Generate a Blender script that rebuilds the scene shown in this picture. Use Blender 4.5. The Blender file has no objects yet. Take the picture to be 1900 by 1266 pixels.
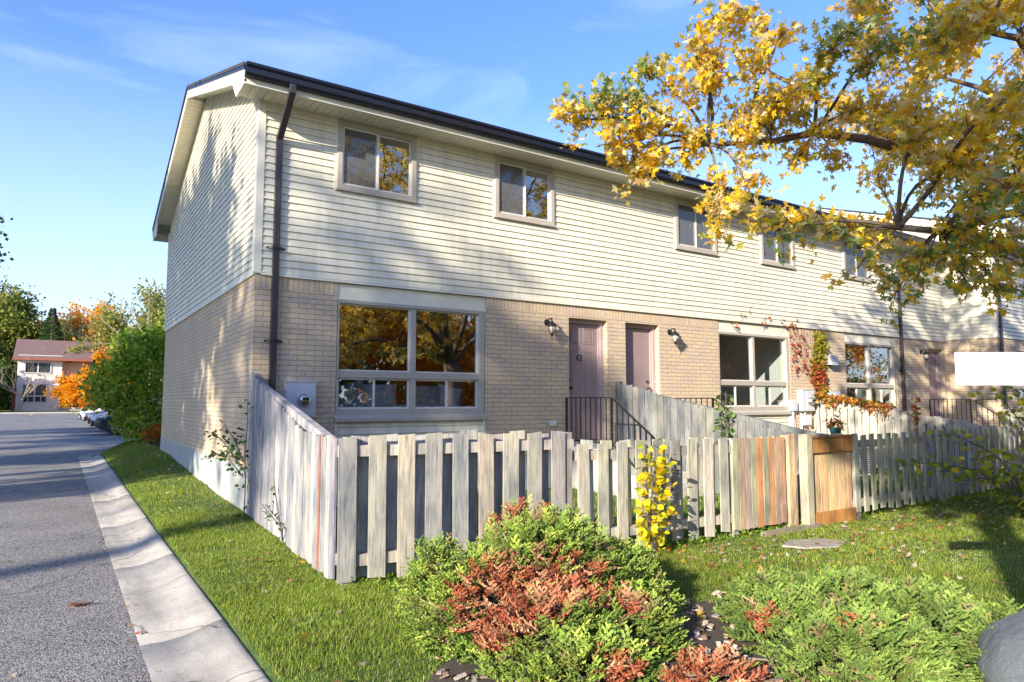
import bpy, math, random
import numpy as np
from mathutils import Vector, Matrix
R = math.radians
rng = np.random.default_rng(7)
random.seed(7)
col = bpy.context.scene.collection
sc = bpy.context.scene

# ------------------------------------------------------------------ camera, world, sun, exposure
cam_d = bpy.data.cameras.new('camera'); cam = bpy.data.objects.new('camera', cam_d); col.objects.link(cam)
cam_d.sensor_width = 36.0; cam_d.lens = 24.03; cam_d.clip_start = 0.05; cam_d.clip_end = 2000
cam.location = (-2.13, -9.47, 1.47)
A = R(56.5); P = math.atan(112 / 1268.0)
fwd = Vector((math.cos(A) * math.cos(P), math.sin(A) * math.cos(P), math.sin(P)))
cam.rotation_euler = fwd.to_track_quat('-Z', 'Y').to_euler()
sc.camera = cam
SUN = Vector((-2.1, -1.0, 0.86)).normalized()
sun_el = math.asin(SUN.z); sun_rot = math.atan2(SUN.x, SUN.y)

world = bpy.data.worlds.new('World'); sc.world = world; world.use_nodes = True
nt = world.node_tree; nt.nodes.clear()
wo = nt.nodes.new('ShaderNodeOutputWorld'); bg = nt.nodes.new('ShaderNodeBackground'); sky = nt.nodes.new('ShaderNodeTexSky')
sky.sky_type = 'NISHITA'; sky.sun_disc = False; sky.sun_elevation = sun_el; sky.sun_rotation = sun_rot
sky.air_density = 1.0; sky.dust_density = 0.6; sky.ozone_density = 2.0
bg.inputs['Strength'].default_value = 0.15
tc = nt.nodes.new('ShaderNodeTexCoord'); mp = nt.nodes.new('ShaderNodeMapping'); mp.inputs['Scale'].default_value = (1.2, 3.0, 7.0)
mp.inputs['Rotation'].default_value = (0.25, 0.12, 0.5)
nz = nt.nodes.new('ShaderNodeTexNoise'); nz.inputs['Scale'].default_value = 1.6; nz.inputs['Detail'].default_value = 8; nz.inputs['Roughness'].default_value = 0.55
nz.inputs['Distortion'].default_value = 0.6
cr = nt.nodes.new('ShaderNodeValToRGB'); cr.color_ramp.elements[0].position = 0.54; cr.color_ramp.elements[1].position = 0.78
cr.color_ramp.elements[0].color = (0, 0, 0, 1); cr.color_ramp.elements[1].color = (0.32, 0.32, 0.32, 1)
sp = nt.nodes.new('ShaderNodeSeparateXYZ')
hz = nt.nodes.new('ShaderNodeMapRange'); hz.inputs['From Min'].default_value = 0.0; hz.inputs['From Max'].default_value = 0.42
hz.inputs['To Min'].default_value = 0.75; hz.inputs['To Max'].default_value = 0.0
mxm = nt.nodes.new('ShaderNodeMath'); mxm.operation = 'MAXIMUM'
mix = nt.nodes.new('ShaderNodeMixRGB'); mix.inputs[2].default_value = (3.3, 3.9, 4.5, 1)
tint = nt.nodes.new('ShaderNodeMixRGB'); tint.blend_type = 'MULTIPLY'; tint.inputs[0].default_value = 1.0; tint.inputs[2].default_value = (0.60, 0.76, 1.12, 1)
L = nt.links.new
L(tc.outputs['Generated'], mp.inputs['Vector']); L(mp.outputs[0], nz.inputs['Vector']); L(nz.outputs['Fac'], cr.inputs[0])
L(tc.outputs['Generated'], sp.inputs[0]); L(sp.outputs['Z'], hz.inputs['Value'])
L(hz.outputs[0], mxm.inputs[0]); L(cr.outputs[0], mxm.inputs[1]); L(mxm.outputs[0], mix.inputs[0])
L(sky.outputs[0], tint.inputs[1]); L(tint.outputs[0], mix.inputs[1]); L(mix.outputs[0], bg.inputs['Color']); L(bg.outputs[0], wo.inputs['Surface'])

sd = bpy.data.lights.new('sun', 'SUN'); so = bpy.data.objects.new('sun', sd); col.objects.link(so)
sd.energy = 5.0; sd.angle = R(0.55); sd.color = (1.0, 0.89, 0.72)
so.rotation_euler = SUN.to_track_quat('Z', 'Y').to_euler(); so.location = (-20, -10, 20)
sc.view_settings.view_transform = 'Standard'; sc.view_settings.look = 'None'; sc.view_settings.exposure = 1.16; sc.view_settings.gamma = 1
sc.cycles.max_bounces = 8; sc.cycles.transparent_max_bounces = 16; sc.cycles.diffuse_bounces = 3
sc.cycles.sample_clamp_indirect = 6

# ------------------------------------------------------------------ mesh helpers
class MB:
    def __init__(s): s.v = []; s.f = []; s.c = []; s.cur = (1, 1, 1)
    def add(s, vs, fs):
        o = len(s.v); s.v += [tuple(p) for p in vs]; s.c += [s.cur] * len(vs); s.f += [tuple(i + o for i in f) for f in fs]
    def box(s, x0, x1, y0, y1, z0, z1):
        s.add([(x0,y0,z0),(x1,y0,z0),(x1,y1,z0),(x0,y1,z0),(x0,y0,z1),(x1,y0,z1),(x1,y1,z1),(x0,y1,z1)],
              [(0,3,2,1),(4,5,6,7),(0,1,5,4),(1,2,6,5),(2,3,7,6),(3,0,4,7)])
    def obox(s, p0, p1, w, t, up=(0,0,1)):
        """bar from p0 to p1 with half sizes w (sideways) and t (along up)"""
        p0 = Vector(p0); p1 = Vector(p1); d = (p1 - p0).normalized(); u = Vector(up); sd_ = d.cross(u)
        if sd_.length < 1e-4: sd_ = d.cross(Vector((1, 0, 0)))
        sd_.normalize(); u = sd_.cross(d).normalized()
        q = [p + a * sd_ * w + b * u * t for p in (p0, p1) for a, b in ((-1,-1),(1,-1),(1,1),(-1,1))]
        s.add(q, [(0,3,2,1),(4,5,6,7),(0,1,5,4),(1,2,6,5),(2,3,7,6),(3,0,4,7)])
    def quad(s, a, b, c, d): s.add([a, b, c, d], [(0, 1, 2, 3)])
    def poly(s, pts): s.add(pts, [tuple(range(len(pts)))])
    def prism(s, pts, vec):
        n = len(pts); v = Vector(vec); q = [Vector(p) for p in pts]
        s.add(q + [p + v for p in q], [tuple(range(n))[::-1], tuple(range(n, 2*n))] + [(i, (i+1) % n, n + (i+1) % n, n + i) for i in range(n)])
    def tube(s, pts, rad, n=6, cap=True):
        pts = [Vector(p) for p in pts]; rings = []; o = len(s.v)
        up = Vector((0.13, 0.21, 1))
        for i, p in enumerate(pts):
            d = (pts[min(i+1, len(pts)-1)] - pts[max(i-1, 0)])
            if d.length < 1e-6: d = Vector((0,0,1))
            d.normalize()
            a = d.cross(up)
            if a.length < 0.05: a = d.cross(Vector((1, 0, 0)))
            a.normalize(); b = a.cross(d)
            r = rad[i] if hasattr(rad, '__len__') else rad
            for k in range(n):
                t = 2*math.pi*k/n; s.v.append(tuple(p + (a*math.cos(t) + b*math.sin(t))*r)); s.c.append(s.cur)
        for i in range(len(pts)-1):
            for k in range(n):
                s.f.append((o+i*n+k, o+i*n+(k+1) % n, o+(i+1)*n+(k+1) % n, o+(i+1)*n+k))
        if cap:
            s.f.append(tuple(o+k for k in range(n))[::-1]); s.f.append(tuple(o+(len(pts)-1)*n+k for k in range(n)))
    def lathe(s, prof, c, n=16, axis='z'):
        o = len(s.v)
        for r, h in prof:
            for k in range(n):
                t = 2*math.pi*k/n; x, y = r*math.cos(t), r*math.sin(t)
                p = (c[0]+x, c[1]+y, c[2]+h) if axis == 'z' else (c[0]+x, c[1]+h, c[2]+y)
                s.v.append(p); s.c.append(s.cur)
        for i in range(len(prof)-1):
            for k in range(n): s.f.append((o+i*n+k, o+i*n+(k+1) % n, o+(i+1)*n+(k+1) % n, o+(i+1)*n+k))
        s.f.append(tuple(o+k for k in range(n))[::-1]); s.f.append(tuple(o+(len(prof)-1)*n+k for k in range(n)))
    def build(s, name, mat, parent=None, smooth=False, bevel=0):
        me = bpy.data.meshes.new(name); me.from_pydata(s.v, [], s.f)
        at = me.color_attributes.new('Col', 'FLOAT_COLOR', 'POINT')
        arr = np.ones((len(s.v), 4), np.float32); arr[:, :3] = np.array(s.c, np.float32).reshape(-1, 3); at.data.foreach_set('color', arr.ravel())
        if smooth: me.polygons.foreach_set('use_smooth', [True]*len(me.polygons))
        me.materials.append(mat); me.update()
        o = bpy.data.objects.new(name, me); link(o, parent)
        if bevel:
            m = o.modifiers.new('bevel', 'BEVEL'); m.width = bevel; m.segments = 2; m.limit_method = 'ANGLE'
        return o
def link(o, parent):
    col.objects.link(o)
    if parent is not None:
        o.parent = parent
        t = parent.location if parent.parent is None else Vector((0, 0, 0))
        o.matrix_parent_inverse = Matrix.Translation(-t)
def npmesh(name, V, F, C, mat, parent=None):
    """V (n,3), F (m,k) all faces the same size, C (n,3)"""
    me = bpy.data.meshes.new(name); n = len(V); m, k = F.shape
    me.vertices.add(n); me.vertices.foreach_set('co', np.ascontiguousarray(V, np.float32).ravel())
    me.loops.add(m*k); me.loops.foreach_set('vertex_index', np.ascontiguousarray(F, np.int32).ravel())
    me.polygons.add(m); me.polygons.foreach_set('loop_start', np.arange(0, m*k, k, dtype=np.int32))
    try: me.polygons.foreach_set('loop_total', np.full(m, k, np.int32))
    except Exception: pass
    at = me.color_attributes.new('Col', 'FLOAT_COLOR', 'POINT')
    c4 = np.ones((n, 4), np.float32); c4[:, :3] = C; at.data.foreach_set('color', c4.ravel())
    me.materials.append(mat); me.update(calc_edges=True); me.validate()
    o = bpy.data.objects.new(name, me); link(o, parent); return o
def empty(name, loc=(0, 0, 0), label=None, cat=None, group=None):
    o = bpy.data.objects.new(name, None); o.empty_display_size = 0.2; col.objects.link(o); o.location = loc
    tag(o, label, cat, group); bpy.context.view_layer.update() if False else None
    return o
def sub(name, parent):      # an Empty part
    o = bpy.data.objects.new(name, None); o.empty_display_size = 0.1; link(o, parent); return o
def tag(o, label=None, cat=None, group=None, kind=None):
    if label: o['label'] = label
    if cat: o['category'] = cat
    if group: o['group'] = group
    if kind: o['kind'] = kind
    return o
def struct(o): o['kind'] = 'structure'; return o

# ------------------------------------------------------------------ materials
def newmat(name):
    m = bpy.data.materials.new(name); m.use_nodes = True; n = m.node_tree; n.nodes.clear()
    out = n.nodes.new('ShaderNodeOutputMaterial'); b = n.nodes.new('ShaderNodeBsdfPrincipled'); n.links.new(b.outputs[0], out.inputs[0])
    return m, n, b, out
def noise(n, scale, detail=4, rough=0.55, vec=None, sc3=None):
    t = n.nodes.new('ShaderNodeTexNoise'); t.inputs['Scale'].default_value = scale; t.inputs['Detail'].default_value = detail; t.inputs['Roughness'].default_value = rough
    g = n.nodes.new('ShaderNodeNewGeometry'); src = vec or g.outputs['Position']
    if sc3:
        mp = n.nodes.new('ShaderNodeMapping'); mp.inputs['Scale'].default_value = sc3; n.links.new(src, mp.inputs['Vector']); src = mp.outputs[0]
    n.links.new(src, t.inputs['Vector']); return t.outputs['Fac']
def ramp(n, fac, stops):
    r = n.nodes.new('ShaderNodeValToRGB'); e = r.color_ramp.elements
    while len(e) < len(stops): e.new(0.5)
    for i, (p, c) in enumerate(stops):
        e[i].position = p; e[i].color = (c[0], c[1], c[2], 1) if hasattr(c, '__len__') else (c, c, c, 1)
    n.links.new(fac, r.inputs[0]); return r.outputs[0]
def mixc(n, a, b, fac, mode='MIX'):
    x = n.nodes.new('ShaderNodeMixRGB'); x.blend_type = mode
    for i, v in ((0, fac), (1, a), (2, b)):
        if isinstance(v, (int, float)): x.inputs[i].default_value = v
        elif isinstance(v, tuple): x.inputs[i].default_value = (*v, 1)
        else: n.links.new(v, x.inputs[i])
    return x.outputs[0]
def bump(n, b, h, strength, dist=0.01):
    bp = n.nodes.new('ShaderNodeBump'); bp.inputs['Strength'].default_value = strength; bp.inputs['Distance'].default_value = dist
    n.links.new(h, bp.inputs['Height']); n.links.new(bp.outputs[0], b.inputs['Normal'])
def attr(n):
    a = n.nodes.new('ShaderNodeAttribute'); a.attribute_name = 'Col'; return a.outputs['Color']
def plain(name, c, rough=0.6, metal=0.0, var=0.12, scale=6, bmp=0.0, sc3=None, spec=0.5):
    m, n, b, _ = newmat(name); f = noise(n, scale, 6, 0.6, sc3=sc3)
    lo = tuple(x*(1-var) for x in c); hi = tuple(min(1, x*(1+var)) for x in c)
    n.links.new(ramp(n, f, [(0.3, lo), (0.7, hi)]), b.inputs['Base Color']); b.inputs['Roughness'].default_value = rough; b.inputs['Metallic'].default_value = metal
    b.inputs['Specular IOR Level'].default_value = spec
    if bmp: bump(n, b, noise(n, scale*14, 4), bmp, 0.004)
    return m
def leafmat(name, trans=0.35, rough=0.5):
    m, n, b, out = newmat(name); c = attr(n); c2 = mixc(n, c, ramp(n, noise(n, 9, 3), [(0.3, 0.75), (0.7, 1.15)]), 1.0, 'MULTIPLY')
    n.links.new(c2, b.inputs['Base Color']); b.inputs['Roughness'].default_value = rough; b.inputs['Specular IOR Level'].default_value = 0.3
    t = n.nodes.new('ShaderNodeBsdfTranslucent'); n.links.new(c2, t.inputs['Color'])
    mx = n.nodes.new('ShaderNodeMixShader'); mx.inputs[0].default_value = trans
    n.links.new(b.outputs[0], mx.inputs[1]); n.links.new(t.outputs[0], mx.inputs[2]); n.links.new(mx.outputs[0], out.inputs[0]); return m
def brickmat(name, c1, c2, mortar, soldier=False, side=False):
    m, n, b, _ = newmat(name); g = n.nodes.new('ShaderNodeNewGeometry'); s = n.nodes.new('ShaderNodeSeparateXYZ'); n.links.new(g.outputs['Position'], s.inputs[0])
    ad = n.nodes.new('ShaderNodeMath'); ad.operation = 'ADD'; n.links.new(s.outputs['X'], ad.inputs[0]); n.links.new(s.outputs['Y'], ad.inputs[1])
    zo = n.nodes.new('ShaderNodeMath'); zo.operation = 'ADD'; zo.inputs[1].default_value = -0.5825; n.links.new(s.outputs['Z'], zo.inputs[0])
    cb = n.nodes.new('ShaderNodeCombineXYZ')
    if soldier: n.links.new(zo.outputs[0], cb.inputs['X']); n.links.new(ad.outputs[0], cb.inputs['Y'])
    else: n.links.new(ad.outputs[0], cb.inputs['X']); n.links.new(zo.outputs[0], cb.inputs['Y'])
    br = n.nodes.new('ShaderNodeTexBrick'); br.offset = 0.0 if soldier else 0.5; br.inputs['Scale'].default_value = 1
    br.inputs['Brick Width'].default_value = 0.236; br.inputs['Row Height'].default_value = 0.0725
    br.inputs['Mortar Size'].default_value = 0.0045; br.inputs['Mortar Smooth'].default_value = 0.25; br.inputs['Bias'].default_value = 0.0
    br.inputs['Color1'].default_value = (*c1, 1); br.inputs['Color2'].default_value = (*c2, 1); br.inputs['Mortar'].default_value = (*mortar, 1)
    n.links.new(cb.outputs[0], br.inputs['Vector'])
    col_ = mixc(n, br.outputs['Color'], ramp(n, noise(n, 22, 5, 0.65), [(0.25, (0.80, 0.80, 0.84)), (0.75, (1.16, 1.12, 1.06))]), 1.0, 'MULTIPLY')
    col_ = mixc(n, col_, ramp(n, noise(n, 1.1, 3), [(0.3, (0.92, 0.9, 0.9)), (0.7, (1.05, 1.05, 1.03))]), 1.0, 'MULTIPLY')
    n.links.new(col_, b.inputs['Base Color']); b.inputs['Roughness'].default_value = 0.85
    iv = n.nodes.new('ShaderNodeMath'); iv.operation = 'MULTIPLY_ADD'; iv.inputs[1].default_value = -1.0; iv.inputs[2].default_value = 1.0; n.links.new(br.outputs['Fac'], iv.inputs[0])
    nn = noise(n, 45, 6, 0.7); mm = n.nodes.new('ShaderNodeMath'); mm.operation = 'MULTIPLY_ADD'; mm.inputs[1].default_value = 0.7
    n.links.new(nn, mm.inputs[0]); n.links.new(iv.outputs[0], mm.inputs[2]); bump(n, b, mm.outputs[0], 0.75, 0.007); return m
def woodmat(name, grey=True):
    m, n, b, _ = newmat(name); c = attr(n)
    g1 = noise(n, 7, 7, 0.65, sc3=(11, 11, 0.55)); g2 = noise(n, 2.2, 4, 0.6, sc3=(2.5, 2.5, 1)); kn = noise(n, 6, 2, 0.4, sc3=(2.2, 2.2, 0.8))
    f1 = ramp(n, g1, [(0.27, 0.30), (0.42, 0.74), (0.58, 1.0), (0.8, 1.18)]); f2 = ramp(n, g2, [(0.30, (0.50, 0.54, 0.62)), (0.62, (1.06, 1.03, 0.98))]); f3 = ramp(n, kn, [(0.18, 0.35), (0.27, 1.0)])
    x = mixc(n, mixc(n, mixc(n, c, f1, 1.0, 'MULTIPLY'), f2, 1.0, 'MULTIPLY'), f3, 1.0, 'MULTIPLY')
    n.links.new(x, b.inputs['Base Color']); b.inputs['Roughness'].default_value = 0.9; b.inputs['Specular IOR Level'].default_value = 0.15
    bump(n, b, g1, 0.5, 0.006); return m
def glassmat(name, tintc=(0.82, 0.88, 0.88), refl=0.37):
    m = bpy.data.materials.new(name); m.use_nodes = True; n = m.node_tree; n.nodes.clear(); out = n.nodes.new('ShaderNodeOutputMaterial')
    gl = n.nodes.new('ShaderNodeBsdfGlossy'); gl.inputs['Roughness'].default_value = 0.004; tr = n.nodes.new('ShaderNodeBsdfTransparent'); tr.inputs[0].default_value = (*tintc, 1)
    lw = n.nodes.new('ShaderNodeLayerWeight'); lw.inputs[0].default_value = 0.5; pw = n.nodes.new('ShaderNodeMath'); pw.operation = 'POWER'; pw.inputs[1].default_value = 5; n.links.new(lw.outputs['Facing'], pw.inputs[0]); fr = n.nodes.new('ShaderNodeMath'); fr.operation = 'MULTIPLY_ADD'; fr.inputs[1].default_value = 0.9; fr.inputs[2].default_value = 0.06; n.links.new(pw.outputs[0], fr.inputs[0]); ad = n.nodes.new('ShaderNodeMath'); ad.operation = 'ADD'; ad.use_clamp = True; ad.inputs[1].default_value = refl
    mx = n.nodes.new('ShaderNodeMixShader'); n.links.new(fr.outputs[0], ad.inputs[0]); n.links.new(ad.outputs[0], mx.inputs[0]); n.links.new(tr.outputs[0], mx.inputs[1]); n.links.new(gl.outputs[0], mx.inputs[2]); n.links.new(mx.outputs[0], out.inputs[0])
    bp = n.nodes.new('ShaderNodeBump'); bp.inputs['Strength'].default_value = 0.03; bp.inputs['Distance'].default_value = 0.02
    n.links.new(noise(n, 1.4, 2), bp.inputs['Height']); n.links.new(bp.outputs[0], gl.inputs['Normal']); return m
def screenmat():
    m = bpy.data.materials.new('insect_mesh'); m.use_nodes = True; n = m.node_tree; n.nodes.clear(); out = n.nodes.new('ShaderNodeOutputMaterial')
    d = n.nodes.new('ShaderNodeBsdfDiffuse'); d.inputs[0].default_value = (0.16, 0.165, 0.175, 1); tr = n.nodes.new('ShaderNodeBsdfTransparent')
    mx = n.nodes.new('ShaderNodeMixShader'); mx.inputs[0].default_value = 0.55; n.links.new(tr.outputs[0], mx.inputs[1]); n.links.new(d.outputs[0], mx.inputs[2]); n.links.new(mx.outputs[0], out.inputs[0]); return m

def sidingmat(name, c):
    m, n, b, _ = newmat(name)
    f = noise(n, 1.3, 6, 0.6); s = noise(n, 3, 5, 0.6, sc3=(3, 3, 0.3))
    x = mixc(n, ramp(n, f, [(0.3, tuple(v*0.9 for v in c)), (0.7, c)]), ramp(n, s, [(0.25, 0.80), (0.6, 1.0)]), 1.0, 'MULTIPLY')
    n.links.new(x, b.inputs['Base Color']); b.inputs['Roughness'].default_value = 0.5; bump(n, b, noise(n, 60, 4, sc3=(0.3, 0.3, 3)), 0.06, 0.003); return m
M = {}
M['siding'] = sidingmat('cream_vinyl_siding', (0.76, 0.72, 0.585))
M['trim'] = plain('cream_trim', (0.70, 0.67, 0.56), 0.5, var=0.06)
M['soffit'] = plain('cream_soffit', (0.66, 0.62, 0.49), 0.6, var=0.06)
M['beige'] = plain('taupe_window_frame', (0.40, 0.36, 0.31), 0.5, var=0.08)
M['vinyl'] = plain('light_sash', (0.62, 0.60, 0.56), 0.45, var=0.05)
M['brick'] = brickmat('buff_brick', (0.61, 0.495, 0.31), (0.54, 0.425, 0.345), (0.27, 0.235, 0.19))
M['brick_soldier'] = brickmat('buff_brick_soldier', (0.61, 0.495, 0.31), (0.54, 0.425, 0.345), (0.27, 0.235, 0.19), soldier=True)
M['found'] = plain('painted_foundation', (0.36, 0.38, 0.37), 0.85, var=0.15, scale=3, bmp=0.3)
M['roof'] = plain('dark_shingle', (0.035, 0.037, 0.045), 0.9, var=0.4, scale=30, bmp=0.5)
M['gutter'] = plain('dark_navy_gutter', (0.008, 0.009, 0.020), 0.35, var=0.1)
M['spout'] = plain('worn_black_downspout', (0.032, 0.03, 0.036), 0.45, var=0.7, scale=14, sc3=(8, 8, 0.8))
M['black'] = plain('black_iron', (0.012, 0.012, 0.013), 0.4, var=0.1)
M['door'] = plain('mauve_door_paint', (0.28, 0.21, 0.215), 0.4, var=0.06)
M['doorframe'] = plain('mauve_frame_paint', (0.38, 0.30, 0.30), 0.45, var=0.06)
M['glass'] = glassmat('window_glass'); M['glass_dull'] = glassmat('dusty_window_glass', (0.8, 0.86, 0.84), 0.13); M['screen'] = screenmat()
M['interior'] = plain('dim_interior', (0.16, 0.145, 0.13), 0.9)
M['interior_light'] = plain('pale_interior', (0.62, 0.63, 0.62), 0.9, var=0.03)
M['floor_in'] = plain('interior_floor', (0.12, 0.08, 0.05), 0.5)
M['sofa'] = plain('blue_grey_tweed', (0.44, 0.50, 0.60), 0.95, var=0.5, scale=90)
M['lampglass'] = plain('seeded_lamp_glass', (0.55, 0.52, 0.45), 0.12, var=0.1)
M['greybox'] = plain('grey_steel_box', (0.52, 0.55, 0.60), 0.45, metal=0.0, var=0.08, scale=4)
M['wood'] = woodmat('weathered_wood'); M['concrete'] = plain('porch_concrete', (0.42, 0.40, 0.37), 0.9, var=0.15, bmp=0.3)
M['leaf'] = leafmat('leaf', 0.55); M['needle'] = leafmat('juniper_scale', 0.15, 0.6); M['grassleaf'] = leafmat('grass_blade', 0.3)
M['bark'] = plain('bark', (0.10, 0.085, 0.075), 0.95, var=0.45, scale=12, bmp=0.8, sc3=(1, 1, 0.3))
M['twig'] = plain('pale_twig', (0.30, 0.25, 0.20), 0.9, var=0.3)
M['white'] = plain('white_sign_paint', (0.74, 0.76, 0.80), 0.45, var=0.02, scale=3)
M['chrome'] = plain('meter_metal', (0.5, 0.5, 0.48), 0.25, metal=0.8)

# ------------------------------------------------------------------ terrain height
def sm(a, b, x): t = np.clip((x - a) / (b - a), 0, 1); return t*t*(3-2*t)
def base_h(y):
    return np.interp(y, [-400, -1, 10, 25, 65, 110, 400], [0, 0, 0.10, 0.20, 0.60, 0.9, 1.4])
def road_h(x, y): return base_h(y) - 0.085 + 0*x
def lawn_h(x, y):
    b = base_h(y) + sm(-1.1, -0.2, x) * 0.20 * sm(0.5, 9, y) * (1 - sm(14, 20, y)) + 0.0*x
    return b + 0.012*np.sin(x*3.1+1)*np.sin(y*2.7)
def ground_h(x, y):
    x = np.asarray(x, float); y = np.asarray(y, float)
    onroad = ((x < -1.13) & (x > -9.2) & (y < 60)) | ((y > 11.6) & (x < 1.2) & (x > -2) & ((x-1.0)**2 + (y-11.6)**2 > 2.2**2) & (y < 60)) | ((y > 14.2) & (y < 60.5) & (x < 22) & (x > -9.2))
    return np.where(onroad, road_h(x, y) - 0.06, lawn_h(x, y))
def grid_sheet(name, xs, ys, hf, mat, off=0.0):
    X, Y = np.meshgrid(xs, ys, indexing='ij'); Z = hf(X, Y) + off; nx, ny = len(xs), len(ys)
    V = np.stack([X, Y, Z], -1).reshape(-1, 3); i, j = np.meshgrid(np.arange(nx-1), np.arange(ny-1), indexing='ij'); a = (i*ny + j).ravel()
    F = np.stack([a, a+ny, a+ny+1, a+1], 1); o = npmesh(name, V, F, np.ones((len(V), 3)), mat)
    o.data.polygons.foreach_set('use_smooth', [True]*len(o.data.polygons)); return o
def groundmat():
    m, n, b, _ = newmat('lawn_soil')
    a = ramp(n, noise(n, 5, 6, 0.65), [(0.3, (0.035, 0.075, 0.012)), (0.55, (0.075, 0.13, 0.018)), (0.75, (0.12, 0.12, 0.03))])
    b2 = ramp(n, noise(n, 40, 4, 0.7), [(0.3, 0.5), (0.7, 1.3)]); c = mixc(n, a, b2, 1.0, 'MULTIPLY')
    n.links.new(c, b.inputs['Base Color']); b.inputs['Roughness'].default_value = 1; bump(n, b, noise(n, 60, 4), 0.8, 0.02); return m
def asphaltmat():
    m, n, b, _ = newmat('worn_asphalt')
    g = n.nodes.new('ShaderNodeNewGeometry')
    v = n.nodes.new('ShaderNodeTexVoronoi'); v.inputs['Scale'].default_value = 120; n.links.new(g.outputs['Position'], v.inputs['Vector'])
    sep = n.nodes.new('ShaderNodeSeparateColor'); n.links.new(v.outputs['Color'], sep.inputs[0])
    st = ramp(n, sep.outputs[0], [(0.15, (0.10, 0.095, 0.095)), (0.4, (0.27, 0.26, 0.255)), (0.8, (0.48, 0.455, 0.43))])
    edge = ramp(n, v.outputs['Distance'], [(0.34, 1.0), (0.8, 0.30)])
    x = mixc(n, st, edge, 1.0, 'MULTIPLY'); x = mixc(n, x, ramp(n, noise(n, 0.9, 5, 0.6), [(0.3, 0.8), (0.7, 1.15)]), 1.0, 'MULTIPLY')
    # cracks
    cv = n.nodes.new('ShaderNodeTexVoronoi'); cv.feature = 'DISTANCE_TO_EDGE'; cv.inputs['Scale'].default_value = 0.33
    dn = n.nodes.new('ShaderNodeTexNoise'); dn.inputs['Scale'].default_value = 1.6; dn.inputs['Detail'].default_value = 6; n.links.new(g.outputs['Position'], dn.inputs['Vector'])
    av = n.nodes.new('ShaderNodeVectorMath'); av.operation = 'MULTIPLY_ADD'; av.inputs[1].default_value = (0.9, 0.9, 0.9); n.links.new(dn.outputs['Color'], av.inputs[0]); n.links.new(g.outputs['Position'], av.inputs[2])
    n.links.new(av.outputs[0], cv.inputs['Vector']); x = mixc(n, x, ramp(n, cv.outputs['Distance'], [(0.002, 0.5), (0.005, 1.0)]), 1.0, 'MULTIPLY')
    n.links.new(x, b.inputs['Base Color']); b.inputs['Roughness'].default_value = 0.85; b.inputs['Specular IOR Level'].default_value = 0.3; bump(n, b, edge, 0.6, 0.005); return m
def kerbmat():
    m, n, b, _ = newmat('kerb_concrete')
    x = ramp(n, noise(n, 3.0, 8, 0.65), [(0.3, (0.30, 0.285, 0.265)), (0.7, (0.46, 0.435, 0.40))])
    x = mixc(n, x, ramp(n, noise(n, 90, 3, 0.7), [(0.3, 0.72), (0.5, 1.0)]), 1.0, 'MULTIPLY')
    x = mixc(n, x, ramp(n, noise(n, 14, 2, 0.5), [(0.20, 0.4), (0.30, 1.0)]), 1.0, 'MULTIPLY')
    x = mixc(n, x, ramp(n, noise(n, 1.3, 7, 0.7, sc3=(2.5, 0.6, 1)), [(0.35, (0.72, 0.70, 0.68)), (0.55, (1.04, 1.03, 1.0))]), 1.0, 'MULTIPLY')
    w = n.nodes.new('ShaderNodeTexVoronoi'); w.feature = 'DISTANCE_TO_EDGE'; w.inputs['Scale'].default_value = 0.55; g = n.nodes.new('ShaderNodeNewGeometry'); dn = n.nodes.new('ShaderNodeTexNoise'); dn.inputs['Scale'].default_value = 3; dn.inputs['Detail'].default_value = 5; n.links.new(g.outputs['Position'], dn.inputs['Vector']); av = n.nodes.new('ShaderNodeVectorMath'); av.operation = 'MULTIPLY_ADD'; av.inputs[1].default_value = (0.4, 0.4, 0.4); n.links.new(dn.outputs['Color'], av.inputs[0]); n.links.new(g.outputs['Position'], av.inputs[2]); n.links.new(av.outputs[0], w.inputs['Vector']); x = mixc(n, x, ramp(n, w.outputs['Distance'], [(0.002, 0.35), (0.007, 1.0)]), 1.0, 'MULTIPLY')
    n.links.new(x, b.inputs['Base Color']); b.inputs['Roughness'].default_value = 0.9; bump(n, b, noise(n, 50, 5), 0.35, 0.006); return m
far = [-1500, -600, -250, -120, -60, -30]
xs = np.array(far + [-20, -9.3, -9.15, -5, -1.35, -1.27, -1.2, -1.1, -0.8, -0.5, -0.2] + list(np.arange(0, 14, 0.4)) + [16, 19, 21.95, 22.05, 30, 60, 120, 250, 600, 1500])
ys = np.array(far + [-20, -12] + list(np.arange(-10, 14.01, 0.4)) + [14.15, 14.25, 17, 20, 25, 30, 40, 50, 59.9, 60.1, 60.45, 60.55, 65, 80, 110, 250, 600, 1500])
struct(grid_sheet('ground', xs, ys, ground_h, groundmat()))
ASPH = asphaltmat()
struct(grid_sheet('road', np.array([-9.1, -5, -1.6]), np.array([-80, -30, -1, 4.5, 10, 14, 14.3]), road_h, ASPH))
struct(grid_sheet('parking_lot', np.array([-9.1, -5, -1.595, 1.2, 22]), np.array([14.3, 17, 25, 40, 60]), road_h, ASPH))
struct(grid_sheet('road', np.array([-1.6, 0.0, 1.2]), np.array([11.6, 13, 14.3]), road_h, ASPH, -0.004))
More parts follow.
